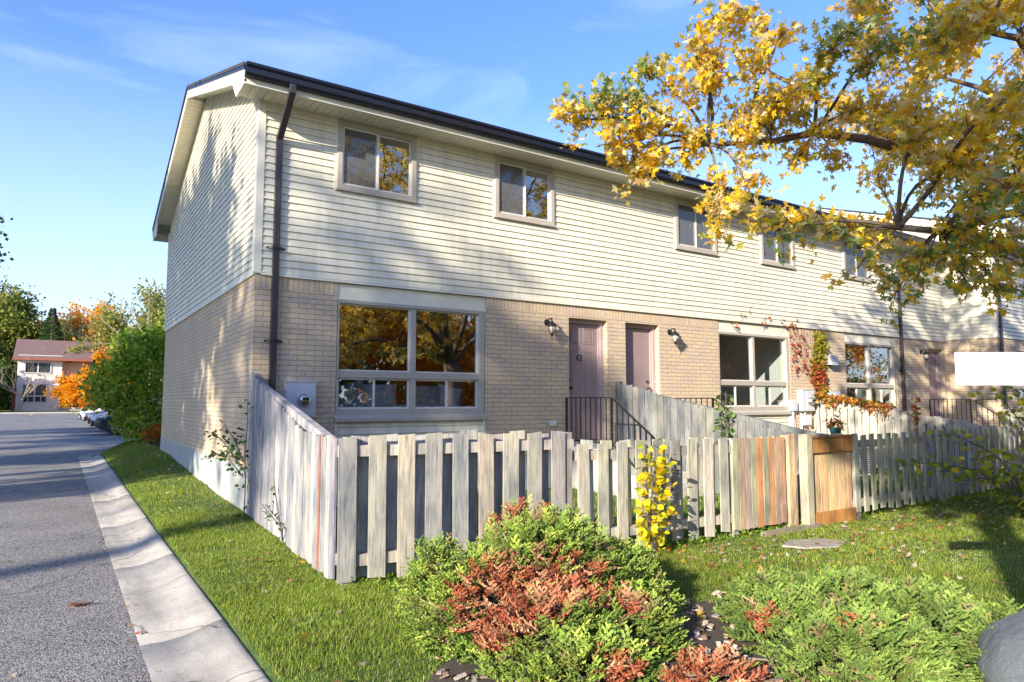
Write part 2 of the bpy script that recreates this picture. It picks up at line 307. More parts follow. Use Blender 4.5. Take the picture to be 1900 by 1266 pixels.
# concrete kerb with gutter, joints and a curved end
kb = MB()
prof = [(-1.62, -0.081), (-1.60, -0.078), (-1.48, -0.078), (-1.42, -0.072), (-1.36, -0.060), (-1.30, -0.044), (-1.25, -0.028), (-1.21, -0.014), (-1.17, -0.003), (-1.135, 0.002), (-1.118, -0.006), (-1.112, -0.12)]
def kerb_path(t):   # t along y, then turning to the right at the lot
    if t < 11.6: return (0.0, t, 1.0, 0.0)
    a = min((t - 11.6) / 2.2, math.pi/2); r = 2.2
    if t - 11.6 <= 2.2*math.pi/2: return (None, a, 0, 0)
    return (None, math.pi/2, t - 11.6 - 2.2*math.pi/2, 0)
def kerb_pt(off, t):
    cx, cy = 1.0, 11.6; r0 = -off + cx     # radius of this profile line around the turn centre
    if t < 11.6: return off, t
    L_ = 2.2*math.pi/2; a = min((t-11.6)/2.2, math.pi/2)
    x, y = cx - r0*math.cos(a), cy + r0*math.sin(a)
    if t - 11.6 > L_: x += t - 11.6 - L_
    return x, y
ts = []; t = -14.0
while t < 16.5:
    ts += [t, t+0.008, t+0.6, t+1.2, t+1.8, t+2.392]; t += 2.4
rows = []
for k, t in enumerate(ts):
    joint = (k % 6 == 0)
    row = []
    for off, z in prof:
        x, y = kerb_pt(off, t); drop = 0.05*float(sm(9.5, 12, t)) if z > -0.05 else 0
        row.append((x, y, float(base_h(y)) + z - drop - (0.012 if joint else 0)))
    rows.append(row)
o0 = 0
for row in rows: kb.v += row; kb.c += [(1, 1, 1)]*len(row)
n_ = len(prof)
for i in range(len(rows)-1):
    for j in range(n_-1): kb.f.append((i*n_+j, i*n_+j+1, (i+1)*n_+j+1, (i+1)*n_+j))
struct(kb.build('kerb', kerbmat(), smooth=True))
fk = MB()
for a in range(16): fk.box(-9.1 + a*2.6, -6.52 + a*2.6, 59.9, 60.3, 0.3, 0.57)
struct(fk.build('kerb', M['concrete']))
pl = MB()
for px in (-3.9, -0.9, 2.1): pl.quad((px, 54.5, float(base_h(54.5))-0.078), (px+0.14, 54.5, float(base_h(54.5))-0.078), (px+0.14, 59.6, float(base_h(59.6))-0.078), (px, 59.6, float(base_h(59.6))-0.078))
struct(pl.build('parking_lines', plain('faded_yellow_paint', (0.65, 0.47, 0.08), 0.8)))

# ------------------------------------------------------------------ the row of townhouses
def rects(x0, x1, z0, z1, holes):
    xs_ = sorted({x0, x1, *[v for h in holes for v in h[:2] if x0 < v < x1]}); out = []
    for a, b in zip(xs_[:-1], xs_[1:]):
        mid = (a+b)/2; zz = [z0]
        for h in sorted([h for h in holes if h[0] < mid < h[1]], key=lambda h: h[2]):
            if h[3] > z0 and h[2] < z1: zz += [max(z0, h[2]), min(z1, h[3])]
        zz.append(z1)
        for c, d in zip(zz[0::2], zz[1::2]):
            if d - c > 1e-4: out.append((a, b, c, d))
    return out
EX = 0.102
def lap_front(mb, x0, x1, z0, z1, y, zref):
    """lapped boards facing -y"""
    k = math.floor((z0 - zref)/EX + 1e-6)
    while zref + k*EX < z1 - 1e-5:
        a = max(z0, zref + k*EX); b = min(z1, zref + (k+1)*EX); fa = (a - zref - k*EX)/EX; fb = (b - zref - k*EX)/EX
        ya, yb = y - 0.019*(1-fa), y - 0.019*(1-fb)
        
        cuts = [x0] + [c_ for c_ in np.arange(x0 - 5 + ((k//2*1.37) % 3.66), x1, 3.66) if x0+0.05 < c_ < x1-0.05] + [x1]
        for q_ in range(len(cuts)-1):
            e_ = 0.0022 if (q_+k//2) % 2 else 0.0; mb.quad((cuts[q_], ya-e_, a+0.004), (cuts[q_+1], ya-e_, a+0.004), (cuts[q_+1], yb-e_, b), (cuts[q_], yb-e_, b))
        mb.quad((x0, y+0.004, a), (x1, y+0.004, a), (x1, ya, a+0.004), (x0, ya, a+0.004)); k += 1
def lap_side(mb, yf, z0, z1, x, zref, sgn=-1):
    """lapped boards on a plane x, yf(z) -> (y0, y1)"""
    k = 0
    while zref + k*EX < z1 - 1e-5:
        a = max(z0, zref + k*EX); b = min(z1, zref + (k+1)*EX); (p0, p1), (q0, q1) = yf(a), yf(b); xa = x + sgn*0.019
        mb.quad((xa, p1, a+0.004), (xa, p0, a+0.004), (x, q0, b), (x, q1, b)); mb.quad((x - sgn*0.004, p1, a), (x - sgn*0.004, p0, a), (xa, p0, a+0.004), (xa, p1, a+0.004)); k += 1

def make_window(parent, x0, x1, z0, z1, y, screens, name='window'):
    """two-pane sliding window, casing proud of the wall face y"""
    w = sub(name, parent); c = 0.075
    f = MB(); f.box(x0, x0+c, y-0.045, y+0.05, z0, z1); f.box(x1-c, x1, y-0.045, y+0.05, z0, z1); f.box(x0+c, x1-c, y-0.045, y+0.05, z1-c, z1); f.box(x0+c, x1-c, y-0.045, y+0.05, z0, z0+c*0.8)
    f.build('window_frame', M['beige'], w, bevel=0.004)
    s = MB(); i0, i1, j0, j1 = x0+c, x1-c, z0+c*0.8, z1-c; t = 0.028; xm = (i0+i1)/2
    for a, b in ((i0, xm+0.02), (xm-0.02, i1)):
        yy = y-0.018 if a == i0 else y+0.004
        s.box(a, a+t, yy, yy+0.02, j0, j1); s.box(b-t, b, yy, yy+0.02, j0, j1); s.box(a+t, b-t, yy, yy+0.02, j1-t, j1); s.box(a+t, b-t, yy, yy+0.02, j0, j0+t)
    s.build('sash', M['vinyl'], w)
    g = MB(); g.quad((i0, y+0.012, j0), (i1, y+0.012, j0), (i1, y+0.012, j1), (i0, y+0.012, j1)); g.build('pane', M['glass'], w)
    sl = MB(); sl.box(x0-0.015, x1+0.015, y-0.06, y+0.0, z0-0.035, z0-0.002); sl.build('sill', M['beige'], w, bevel=0.004)
    if screens:
        q = MB()
        for a, b in screens:
            xa = i0 + (i1-i0)*a; xb = i0 + (i1-i0)*b; q.quad((xa+t, y-0.008, j0+t), (xb-t, y-0.008, j0+t), (xb-t, y-0.008, j1-t), (xa+t, y-0.008, j1-t))
        q.build('screen', M['screen'], w)
    return w
def big_window(parent, x0, x1, z0, z1, y, gm='glass'):
    w = sub('picture_window', parent); d = 0.04; c = 0.06; zr = z0 + 0.66; xm = x0 + (x1-x0)*0.487
    f = MB(); f.box(x0, x0+c*0.5, y-0.02, y+0.10, z0, z1); f.box(x1-c*1.6, x1, y-0.02, y+0.10, z0, z1); f.box(x0+c*0.5, x1-c*1.6, y-0.02, y+0.10, z1-c*0.8, z1); f.box(x0+c*0.5, x1-c*1.6, y-0.02, y+0.10, z0+0.0, z0+0.16)
    f.box(x0+c*0.5, x1-c*1.6, y+0.0, y+0.10, zr-0.05, zr+0.05); f.box(xm-0.04, xm+0.04, y+0.003, y+0.10, z0+0.16, zr-0.05); f.box(xm-0.04, xm+0.04, y+0.003, y+0.10, zr+0.05, z1-c*0.8)
    f.build('window_frame', M['beige'], w, bevel=0.005)
    s = MB(); xa, xb = x0+c*0.5, x1-c*1.6
    for a, b in ((xa, xm-0.04), (xm+0.04, xb)):
        m_ = (a+b)/2
        for u, v in ((a, m_+0.012), (m_-0.012, b)):
            yy = y+0.035 if u == a else y+0.05
            t = 0.026; s.box(u, u+t, yy, yy+0.02, z0+0.16, zr-0.05); s.box(v-t, v, yy, yy+0.02, z0+0.16, zr-0.05); s.box(u+t, v-t, yy, yy+0.02, zr-0.05-t, zr-0.05); s.box(u+t, v-t, yy, yy+0.02, z0+0.16, z0+0.16+t)
    for a, b in ((xa, xm-0.04), (xm+0.04, xb)):
        t = 0.018; yy = y+0.03; s.box(a, a+t, yy, yy+0.03, zr+0.05, z1-c*0.8); s.box(b-t, b, yy, yy+0.03, zr+0.05, z1-c*0.8); s.box(a+t, b-t, yy, yy+0.03, z1-c*0.8-t, z1-c*0.8); s.box(a+t, b-t, yy, yy+0.03, zr+0.05, zr+0.05+t)
    s.build('sash', M['vinyl'], w)
    g = MB(); g.quad((xa, y+0.06, z0+0.16), (xb, y+0.06, z0+0.16), (xb, y+0.06, z1), (xa, y+0.06, z1)); g.build('pane', M[gm], w)
    sl = MB(); sl.prism([(x0-0.02, y-0.07, z0-0.02), (x0-0.02, y-0.07, z0+0.03), (x0-0.02, y-0.022, z0+0.075), (x0-0.02, y-0.022, z0-0.02)], (x1-x0+0.04, 0, 0)); sl.build('sill', M['beige'], w)
    return w
def door(parent, x0, x1, z0, z1, y, panels, knob, num=None):
    """door set back by y in a brick opening"""
    d = sub('door', parent); fr = MB(); c = 0.07
    fr.box(x0, x0+c, y-0.06, y+0.05, z0, z1); fr.box(x1-c, x1, y-0.06, y+0.05, z0, z1); fr.box(x0+c, x1-c, y-0.06, y+0.05, z1-c, z1)
    fr.box(x1-c-0.03, x1-c, y-0.03, y+0.03, z0, z1-c); fr.build('door_frame', M['doorframe'], d)
    sl = MB(); a, b = x0+c, x1-c-0.03; sl.box(a, b, y, y+0.045, z0+0.02, z1-c); w = b-a
    if panels:
        for u0, u1 in ((0.14, 0.44), (0.56, 0.86)):
            for v0, v1 in ((0.06, 0.30), (0.36, 0.74), (0.80, 0.93)):
                xa, xb, za, zb = a+w*u0, a+w*u1, z0+(z1-z0)*v0, z0+(z1-z0)*v1
                for q in ((xa, xb, za, za+0.014), (xa, xb, zb-0.014, zb), (xa, xa+0.014, za+0.014, zb-0.014), (xb-0.014, xb, za+0.014, zb-0.014)): sl.box(q[0], q[1], y-0.008, y+0.002, q[2], q[3])
                sl.box(xa+0.035, xb-0.035, y-0.006, y+0.002, za+0.035, zb-0.035)
    sl.build('door_leaf', M['door'], d, bevel=0.003)
    k = MB(); kx = a+0.06 if knob == 'l' else b-0.07; kz = z0+0.95
    k.lathe([(0.028, 0), (0.028, -0.012), (0.012, -0.015), (0.012, -0.04), (0.03, -0.05), (0.03, -0.075), (0.012, -0.085)], (kx, y, kz), 14, 'y'); k.build('handle', M['black'], d, smooth=True); k = MB(); k.lathe([(0.028, 0), (0.026, -0.02), (0.012, -0.025)], (kx, y, kz+0.14), 14, 'y'); k.build('lock', M['black'], d, smooth=True)
    th = MB(); th.box(x0-0.0, x1+0.0, y-0.2, y+0.05, z0-0.06, z0-0.001); th.build('threshold', M['concrete'], d)
    if num:
        cu = bpy.data.curves.new('house_number', 'FONT'); cu.body = num; cu.size = 0.17; cu.extrude = 0.006; cu.materials.append(M['black']); cu.align_x = 'CENTER'
        o = bpy.data.objects.new('house_number', cu); pass
        col.objects.link(o); dg = bpy.context.evaluated_depsgraph_get(); me = bpy.data.meshes.new_from_object(o.evaluated_get(dg)); bpy.data.objects.remove(o)
        me.transform(Matrix.Translation((a+w*0.40, y-0.008, z0+1.44)) @ Matrix.Rotation(math.pi/2, 4, 'X') @ Matrix.Diagonal((0.8, 1, 1, 1))); o = bpy.data.objects.new('house_number', me); link(o, d); return d
    return d
def wall_lamp(parent, x, z, y=0):
    l = sub('wall_lamp', parent); b = MB()
    b.lathe([(0.001, 0), (0.06, 0), (0.055, -0.015), (0.02, -0.025)], (x, y, z+0.13), 16, 'y')
    b.tube([(x, y-0.02, z+0.13), (x, y-0.07, z+0.19), (x, y-0.12, z+0.19), (x, y-0.15, z+0.14)], 0.013, 8)
    c = (x, y-0.15, z)
    b.lathe([(0.008, 0.15), (0.02, 0.14), (0.03, 0.12), (0.085, 0.07), (0.09, 0.055), (0.06, 0.05), (0.001, 0.05)], c, 12)
    b.lathe([(0.001, -0.125), (0.012, -0.115), (0.02, -0.10), (0.03, -0.085), (0.036, -0.075)], c, 12); b.lathe([(0.004, 0.20), (0.012, 0.18), (0.006, 0.15)], c, 8); b.lathe([(0.001, -0.17), (0.009, -0.15), (0.005, -0.12)], c, 8)
    for k in range(6):
        t = math.pi*k/3; b.tube([(c[0]+0.062*math.cos(t), c[1]+0.062*math.sin(t), z+0.05), (c[0]+0.06*math.cos(t), c[1]+0.06*math.sin(t), z-0.01), (c[0]+0.036*math.cos(t), c[1]+0.036*math.sin(t), z-0.078)], 0.004, 5)
    b.build('lantern_body', M['black'], l, smooth=False)
    g = MB(); g.lathe([(0.03, -0.075), (0.055, -0.01), (0.057, 0.05)], c, 12); g.build('lamp_glass', M['lampglass'], l, smooth=True); return l
def downspout(parent, x, ytop, zt, zb, yw=0.0, brackets=()):
    d = sub('downspout', parent); b = MB()
    yo = yw-0.05
    b.obox((x+0.02, ytop, zt), (x+0.02, ytop, zt-0.16), 0.042, 0.034, (0, 1, 0)); b.obox((x+0.02, ytop, zt-0.13), (x, yo, zt-0.62), 0.042, 0.034, (0, 1, 0)); b.obox((x, yo, zt-0.58), (x, yo, zb), 0.042, 0.034, (0, 1, 0))
    b.build('spout_pipe', M['spout'], d, bevel=0.006)
    for zz in brackets:
        k = MB(); k.box(x-0.055, x+0.055, yo-0.045, yo-0.032, zz-0.02, zz+0.02)
        for s_ in (-1, 1): k.prism([(x+s_*0.045, yo-0.04, zz-0.014), (x+s_*0.10, yo+0.012, zz-0.02), (x+s_*0.135, yo+0.012, zz), (x+s_*0.10, yo+0.012, zz+0.02), (x+s_*0.045, yo-0.04, zz+0.014)], (0, 0.008, 0))
        k.build('bracket', M['black'], d)
    return d

ZS = 3.20; ZE = 5.60; XE = 19.06; YB = 9.2; OV = 0.5; XO = -0.33
def zr_(y): return 5.79 + 0.335*(y+OV) if y <= 4.6 else 5.79 + 0.335*(9.7-y)
house = empty('townhouse_row', (9.5, 4.6, 0), 'long row of cream siding over buff brick with mauve doors and an exposed gable end', 'house')
UP = [(1.08, 2.33), (3.77, 5.0), (8.05, 9.28), (10.76, 11.97), (14.0, 15.2), (16.85, 17.95)]
BIG = [(1.14, 3.62), (9.30, 11.72), (13.95, 16.34)]
DR = [(5.34, 6.24), (6.69, 7.57), (18.06, 18.95)]
ZW0, ZW1 = 4.55, 5.56; ZSILL = 1.20; ZWT = 2.93; DZ0, DZ1 = 0.76, 2.95
# siding, front
s = MB()
holes = [(a+0.02, b-0.02, ZW0+0.02, ZW1-0.02) for a, b in UP]
for a, b, c, d in rects(0.07, XE, ZS, ZE-0.0, holes): lap_front(s, a, b, c, d, -0.012, ZS)
# gable end
def yf(z):
    if z <= zr_(0)-0.13: return (0.07, YB)
    yy = (z + 0.12 - 5.79)/0.335 - OV; return (max(0.07, yy), min(YB, 9.2 - yy))
lap_side(s, yf, ZS, 7.30, 0.012*0-0.0, ZS)
s.build('siding', M['siding'], house)
cp = MB(); cp.box(-0.035, 0.07, -0.035, 0.07, ZS-0.012, ZE+0.02); cp.build('corner_post', M['trim'], house, bevel=0.004); cp = MB(); cp.box(-0.03, 0.0, YB-0.07, YB+0.02, ZS-0.01, ZE+0.02); cp.build('corner_post', M['trim'], house, bevel=0.004)
st_ = MB(); st_.box(0.07, XE, -0.04, 0.0, ZS-0.03, ZS-0.001)
st_.box(-0.03, 0.0, 0.0, YB, ZS-0.03, ZS-0.001); st_.build('starter_strip', M['trim'], house)
# J-channels round the upper windows and frieze
for a, b in UP:
    jc = MB(); jc.box(a-0.03, a-0.001, -0.036, 0.0, ZW0-0.045, ZE); jc.box(b+0.001, b+0.03, -0.036, 0.0, ZW0-0.045, ZE); jc.box(a-0.03, b+0.03, -0.0355, 0.0, ZW1+0.001, ZE-0.001); jc.build('window_trim', M['soffit'], house)
fr_edges = [0.07] + [v for a, b in UP for v in (a-0.03, b+0.03)] + [XE]
for a, b in zip(fr_edges[0::2], fr_edges[1::2]): jc = MB(); jc.box(a, b, -0.034, 0.0, ZE-0.10, ZE-0.002); jc.build('frieze_board', M['soffit'], house)
# brick
bw = MB(); hl = [(a, b, 0, 9) for a, b in BIG] + [(a, b, DZ0-0.3, DZ1) for a, b in DR]
BAYS = [(0, 1.14), (3.62, 9.30), (11.72, 13.95), (16.34, XE)]
for u, v_ in BAYS:
    bw = MB()
    for a, b, c, d in rects(u, v_, 0.58, 3.0, [h for h in hl if h[3] < 9]): bw.quad((a, 0, c), (b, 0, c), (b, 0, d), (a, 0, d))
    for a, b in DR:
        if u < a < v_: bw.quad((a, 0, DZ0-0.3), (a, 0.24, DZ0-0.3), (a, 0.24, DZ1), (a, 0, DZ1)); bw.quad((b, 0.24, DZ0-0.3), (b, 0, DZ0-0.3), (b, 0, DZ1), (b, 0.24, DZ1)); bw.quad((a, 0, DZ1), (a, 0.24, DZ1), (b, 0.24, DZ1), (b, 0, DZ1))
    for e_ in (u, v_):
        if 0 < e_ < XE: bw.quad((e_, 0, 0), (e_, 0.13, 0), (e_, 0.13, ZS), (e_, 0, ZS))
    bw.build('brick_wall', M['brick'], house)
    bs = MB(); bs.quad((u, -0.001, 3.0), (v_, -0.001, 3.0), (v_, -0.001, 3.19), (u, -0.001, 3.19)); bs.build('soldier_course', M['brick_soldier'], house)
bw = MB()
bw.quad((0, YB, 0.50), (0, 0, 0.58), (0, 0, 3.19), (0, YB, 3.19))
bw.build('brick_wall', M['brick'], house)
fo = MB()
for a, b, c, d in rects(-0.0, XE, -0.3, 0.58, [(a, b, 0, 9) for a, b in BIG]): fo.quad((a, -0.006, c), (b, -0.006, c), (b, -0.006, d), (a, -0.006, d))
fo.quad((-0.006, YB, -0.3), (-0.006, -0.006, -0.3), (-0.006, -0.006, 0.585), (-0.006, YB, 0.60)); fo.quad((-0.006, -0.006, 0.585), (0, 0, 0.585), (0, YB, 0.6), (-0.006, YB, 0.6))
fo.build('foundation', M['found'], house)
bk = MB(); bk.quad((XE, YB, -0.2), (0, YB, -0.2), (0, YB, ZE), (XE, YB, ZE)); bk.build('rear_wall', M['brick'], house)
# panels over and under the picture windows
for a, b in BIG:
    hp = MB(); hp.box(a, b, 0.02, 0.12, ZWT+0.005, ZS-0.035); hp.box(a, b, 0.005, 0.02, ZWT, ZWT+0.03); hp.build('header_panel', M['trim'], house, bevel=0.003)
    ap = MB(); lap_front(ap, a+0.04, b-0.04, 0.0, ZSILL-0.02, 0.04, 0.18); ap.box(a, a+0.04, -0.005, 0.1, 0.0, ZSILL-0.02); ap.box(b-0.04, b, -0.005, 0.1, 0, ZSILL-0.02); ap.build('apron_siding', M['siding'], house)
    big_window(house, a+0.01, b-0.01, ZSILL, ZWT, 0.025, 'glass_dull' if a > 9 and a < 10 else 'glass')
for i, (a, b) in enumerate(UP): make_window(house, a, b, ZW0, ZW1, -0.012, [(0, 0.5)] if i < 2 else [(0, 0.5), (0.5, 1.0)])
door(house, *DR[0], DZ0, DZ1, 0.17, True, 'l', '62'); door(house, *DR[1], DZ0, DZ1, 0.17, False, 'r'); door(house, *DR[2], DZ0, DZ1, 0.17, False, 'l')
wall_lamp(house, 4.86, 2.70); wall_lamp(house, 7.86, 2.70); wall_lamp(house, 17.66, 2.70)
# roof, fascia, soffit, gutter
rf = MB(); y0, y1, yr = -OV, 9.7, 4.6; x0, x1 = XO-0.02, XE+0.0
rf.prism([(x0, y0-0.03, zr_(y0)-0.01), (x0, yr, zr_(yr)+0.0), (x0, y1+0.03, zr_(y1)-0.01), (x0, y1+0.03, zr_(y1)+0.035), (x0, yr, zr_(yr)+0.05), (x0, y0-0.03, zr_(y0)+0.035)], (x1-x0, 0, 0))
rf.build('roof', M['roof'], house)
fa = MB(); t = 0.03
for ya, yb in ((y0, yr), (yr, y1)):
    fa.prism([(XO, ya, zr_(ya)-0.012), (XO, yb, zr_(yb)-0.003), (XO, yb, zr_(yb)-0.20), (XO, ya, zr_(ya)-0.21)], (t, 0, 0))
fa.prism([(XO+0.002, y0, 5.56), (XO+0.002, y0, 5.62), (XO+0.002, 0.3, 5.88), (XO+0.002, 0.0, 5.56)], (0.028, 0, 0)); fa.box(XO+0.03, XE, y0, y0+0.03, 5.56, 5.77)
fa.prism([(XO+0.002, y1, 5.51), (XO+0.002, y1, 5.60), (XO+0.002, y1-0.75, 5.86), (XO+0.002, y1-0.62, 5.51)], (0.028, 0, 0)); fa.box(XO+0.03, XE, y1-0.03, y1, 5.51, 5.77)
fa.build('fascia', M['trim'], house)
de = MB()
for ya, yb in ((y0-0.03, yr), (yr, y1+0.03)): de.prism([(XO-0.012, ya, zr_(max(ya, y0))+0.0), (XO-0.012, yb, zr_(yb)+0.02), (XO-0.012, yb, zr_(yb)-0.05), (XO-0.012, ya, zr_(max(ya, y0))-0.06)], (0.012, 0, 0))
de.build('drip_edge', M['gutter'], house)
so_ = MB(); xx = XO+0.03; ci = 0
while xx < XE:        # ribbed soffit boards, one groove each 0.1 m
    xe = min(xx+0.094, XE); so_.box(xx, xe, -OV+0.03, -0.005, 5.598-0.016, 5.598); so_.box(xe, min(xe+0.008, XE), -OV+0.03, -0.005, 5.592, 5.598); xx += 0.102
so_.build('soffit', M['soffit'], house); so_ = MB(); yy = 0.1
while yy < 9.1:       # rake soffit
    ye = yy+0.094; p = [(XO+0.03, yy, zr_(yy)-0.13), (XO+0.03, ye, zr_(ye)-0.13), (0.0, ye, zr_(ye)-0.13), (0.0, yy, zr_(yy)-0.13)]
    if ye < 4.6 or yy > 4.6: so_.prism(p, (0, 0, 0.012))
    yy += 0.102
so_.build('soffit', M['soffit'], house)
so2 = MB(); so2.quad((XO, -OV, 5.605), (XE, -OV, 5.605), (XE, 0, 5.605), (XO, 0, 5.605))
so2.quad((XO+0.03, 0, zr_(0)-0.11), (0, 0, zr_(0)-0.11), (0, 4.6, zr_(4.6)-0.11), (XO+0.03, 4.6, zr_(4.6)-0.11)); so2.quad((XO+0.03, 4.6, zr_(4.6)-0.11), (0, 4.6, zr_(4.6)-0.11), (0, 9.7, zr_(9.7)-0.11), (XO+0.03, 9.7, zr_(9.7)-0.11)); so2.build('soffit_backing', M['beige'], house)
gt = MB(); gp = [(-OV-0.001, 5.80), (-OV-0.001, 5.635), (-OV-0.075, 5.635), (-OV-0.10, 5.67), (-OV-0.105, 5.735), (-OV-0.13, 5.765), (-OV-0.13, 5.80), (-OV-0.118, 5.80), (-OV-0.118, 5.775), (-OV-0.02, 5.70), (-OV-0.02, 5.80)]
gt.prism([(XO, a, b) for a, b in gp], (XE-XO, 0, 0)); gt.build('gutter', M['gutter'], house)
g2 = MB(); g2.prism([(XO, 9.7+(-OV-a), b) for a, b in gp], (XE-XO, 0, 0)); g2.build('gutter', M['gutter'], house)
downspout(house, 0.25, -OV-0.06, 5.70, 1.60, 0.0, (3.55, 2.28)); downspout(house, 16.57, -OV-0.06, 5.70, 0.3, 0.0, (3.5, 2.3))
# rooms behind the glass
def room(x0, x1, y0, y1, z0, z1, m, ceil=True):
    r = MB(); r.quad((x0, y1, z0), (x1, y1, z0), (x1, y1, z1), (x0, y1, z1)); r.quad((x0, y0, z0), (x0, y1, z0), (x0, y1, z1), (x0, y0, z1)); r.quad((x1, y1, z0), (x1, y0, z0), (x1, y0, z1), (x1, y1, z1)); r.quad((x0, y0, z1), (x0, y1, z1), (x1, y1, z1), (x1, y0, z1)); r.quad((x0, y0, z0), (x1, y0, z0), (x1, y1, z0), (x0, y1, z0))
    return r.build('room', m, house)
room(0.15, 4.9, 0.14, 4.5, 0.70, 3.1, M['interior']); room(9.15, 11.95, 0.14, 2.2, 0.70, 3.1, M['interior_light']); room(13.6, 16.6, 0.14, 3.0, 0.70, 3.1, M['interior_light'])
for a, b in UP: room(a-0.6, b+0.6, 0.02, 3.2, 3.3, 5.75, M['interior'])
# dryer vent, outlet, meters
v = MB(); v.box(4.89, 5.03, -0.035, 0.0, 1.05, 1.14); v.box(4.90, 4.955, -0.045, -0.035, 1.065, 1.125); v.box(4.965, 5.02, -0.045, -0.035, 1.065, 1.125); v.build('outlet_cover', plain('outlet_white', (0.6, 0.62, 0.55)), house, bevel=0.004)
def meter(x0, x1, z0, z1):
    m_ = sub('electricity_meter', house); b = MB(); b.box(x0, x1, -0.14, -0.001, z0, z1); b.box(x0-0.01, x1+0.01, -0.15, -0.001, z1, z1+0.015); b.box(x0+0.13, x1-0.02, -0.146, -0.14, z0+0.03, z1-0.03); b.build('meter_box', M['greybox'], m_, bevel=0.006)
    c = ((x0+x1)/2+0.03, -0.14, z0+(z1-z0)*0.48); g = MB(); g.lathe([(0.088, 0), (0.088, -0.03), (0.08, -0.035), (0.078, -0.09), (0.068, -0.105), (0.001, -0.108)], c, 22, 'y'); g.build('meter_dial', M['chrome'], m_, smooth=True)
    f = MB(); f.box(c[0]-0.045, c[0]+0.045, -0.262, -0.252, c[2]+0.0, c[2]+0.035); f.box(c[0]-0.05, c[0]+0.05, -0.262, -0.25, c[2]-0.03, c[2]-0.02); f.build('meter_display', M['black'], m_)
    return m_
meter(0.42, 0.82, 1.26, 1.73); meter(11.96, 12.40, 1.25, 1.72); meter(13.05, 13.45, 1.22, 1.70)
jb = MB(); jb.box(11.62, 11.80, -0.11, -0.001, 1.26, 1.50); jb.tube([(11.70, -0.06, 1.27), (11.69, -0.06, 1.1), (11.66, -0.06, 0.2)], 0.022, 8); jb.tube([(11.72, -0.05, 1.27), (11.76, -0.05, 1.05), (11.8, -0.06, 0.5)], 0.008, 6); jb.build('junction_box', M['greybox'], house, bevel=0.004)
jb = MB(); jb.box(12.02, 12.28, -0.13, -0.001, 0.93, 1.17); jb.tube([(12.1, -0.08, 1.18), (12.1, -0.08, 1.27)], 0.025, 8); jb.tube([(12.2, -0.08, 0.95), (12.3, -0.1, 0.8), (12.45, -0.1, 0.82), (12.5, -0.08, 1.0)], 0.014, 6); jb.tube([(12.0, -0.05, 1.2), (12.0, -0.05, 0.2)], 0.03, 8); jb.build('cable_box', M['greybox'], house, bevel=0.004)
vb = MB(); vb.box(13.08, 13.38, -0.17, -0.001, 2.34, 2.57); vb.prism([(13.07, -0.18, 2.33), (13.07, -0.18, 2.38), (13.07, -0.002, 2.59), (13.07, -0.002, 2.575), (13.07, -0.16, 2.36), (13.07, -0.16, 2.33)], (0.32, 0, 0)); vb.build('vent_hood', M['greybox'], house, bevel=0.004)

# ------------------------------------------------------------------ second block, stepping forward
h2 = empty('townhouse_block', (25, 4, 0), 'farther townhouse block stepping forward at right end, cream siding over brick, shaded by maple', 'house')
X2 = XE; Y2 = -1.32; XE2 = 34.0; D2 = 0.30; ZE2 = ZE + D2
s = MB(); UP2 = [(21.0, 22.2), (24.2, 25.4), (28.6, 29.8)]
for a, b, c, d in rects(X2+0.06, XE2, ZS, ZE2, [(a+0.02, b-0.02, ZW0+0.02, ZW1-0.02) for a, b in UP2]): lap_front(s, a, b, c, d, Y2-0.012, ZS)
def yf2(z):
    if z <= ZE2+0.2: return (Y2+0.06, 0.02)
    yy = (z + 0.02 - ZE2 - 0.05)/0.335 - OV + Y2; return (max(Y2+0.06, yy), 8.0)
lap_side(s, yf2, ZS, ZE2+0.2, X2, ZS); s.build('siding', M['siding'], h2)
c2 = MB(); c2.box(X2-0.03, X2+0.06, Y2-0.03, Y2+0.06, ZS-0.01, ZE2); c2.build('corner_post', M['trim'], h2)
b2 = MB(); BG2 = [(20.2, 22.6)]
for a, b, c, d in rects(X2, XE2, 0.5, ZS, [(a, b, ZSILL, ZWT) for a, b in BG2]): b2.quad((a, Y2, c), (b, Y2, c), (b, Y2, d), (a, Y2, d))
b2.quad((X2, 0.0, 0.5), (X2, Y2, 0.5), (X2, Y2, ZS), (X2, 0.0, ZS)); b2.build('brick_wall', M['brick'], h2)
f2 = MB(); f2.quad((X2-0.005, 0, -0.3), (X2-0.005, Y2-0.005, -0.3), (X2-0.005, Y2-0.005, 0.5), (X2-0.005, 0, 0.5)); f2.quad((X2-0.005, Y2-0.005, -0.3), (XE2, Y2-0.005, -0.3), (XE2, Y2-0.005, 0.5), (X2-0.005, Y2-0.005, 0.5)); f2.build('foundation', M['found'], h2)
def zr2(y): return ZE2 + 0.19 + 0.335*(min(y, 3.4) - (Y2-OV)) - 0.335*max(0, y-3.4)
r2 = MB(); r2.prism([(X2-0.35, y, z) for y, z in ((Y2-OV, zr2(Y2-OV)), (3.4, zr2(3.4)), (8.4, zr2(8.4)), (8.4, zr2(8.4)+0.05), (3.4, zr2(3.4)+0.05), (Y2-OV-0.02, zr2(Y2-OV)+0.05))], (XE2-X2+0.35, 0, 0)); r2.build('roof', M['roof'], h2)
fa = MB(); fa.prism([(X2-0.34, Y2-OV, zr2(Y2-OV)-0.01), (X2-0.34, 3.4, zr2(3.4)-0.01), (X2-0.34, 3.4, zr2(3.4)-0.2), (X2-0.34, Y2-OV, zr2(Y2-OV)-0.22)], (0.03, 0, 0)); fa.box(X2-0.31, XE2, Y2-OV, Y2-OV+0.03, ZE2-0.07, zr2(Y2-OV)-0.01)
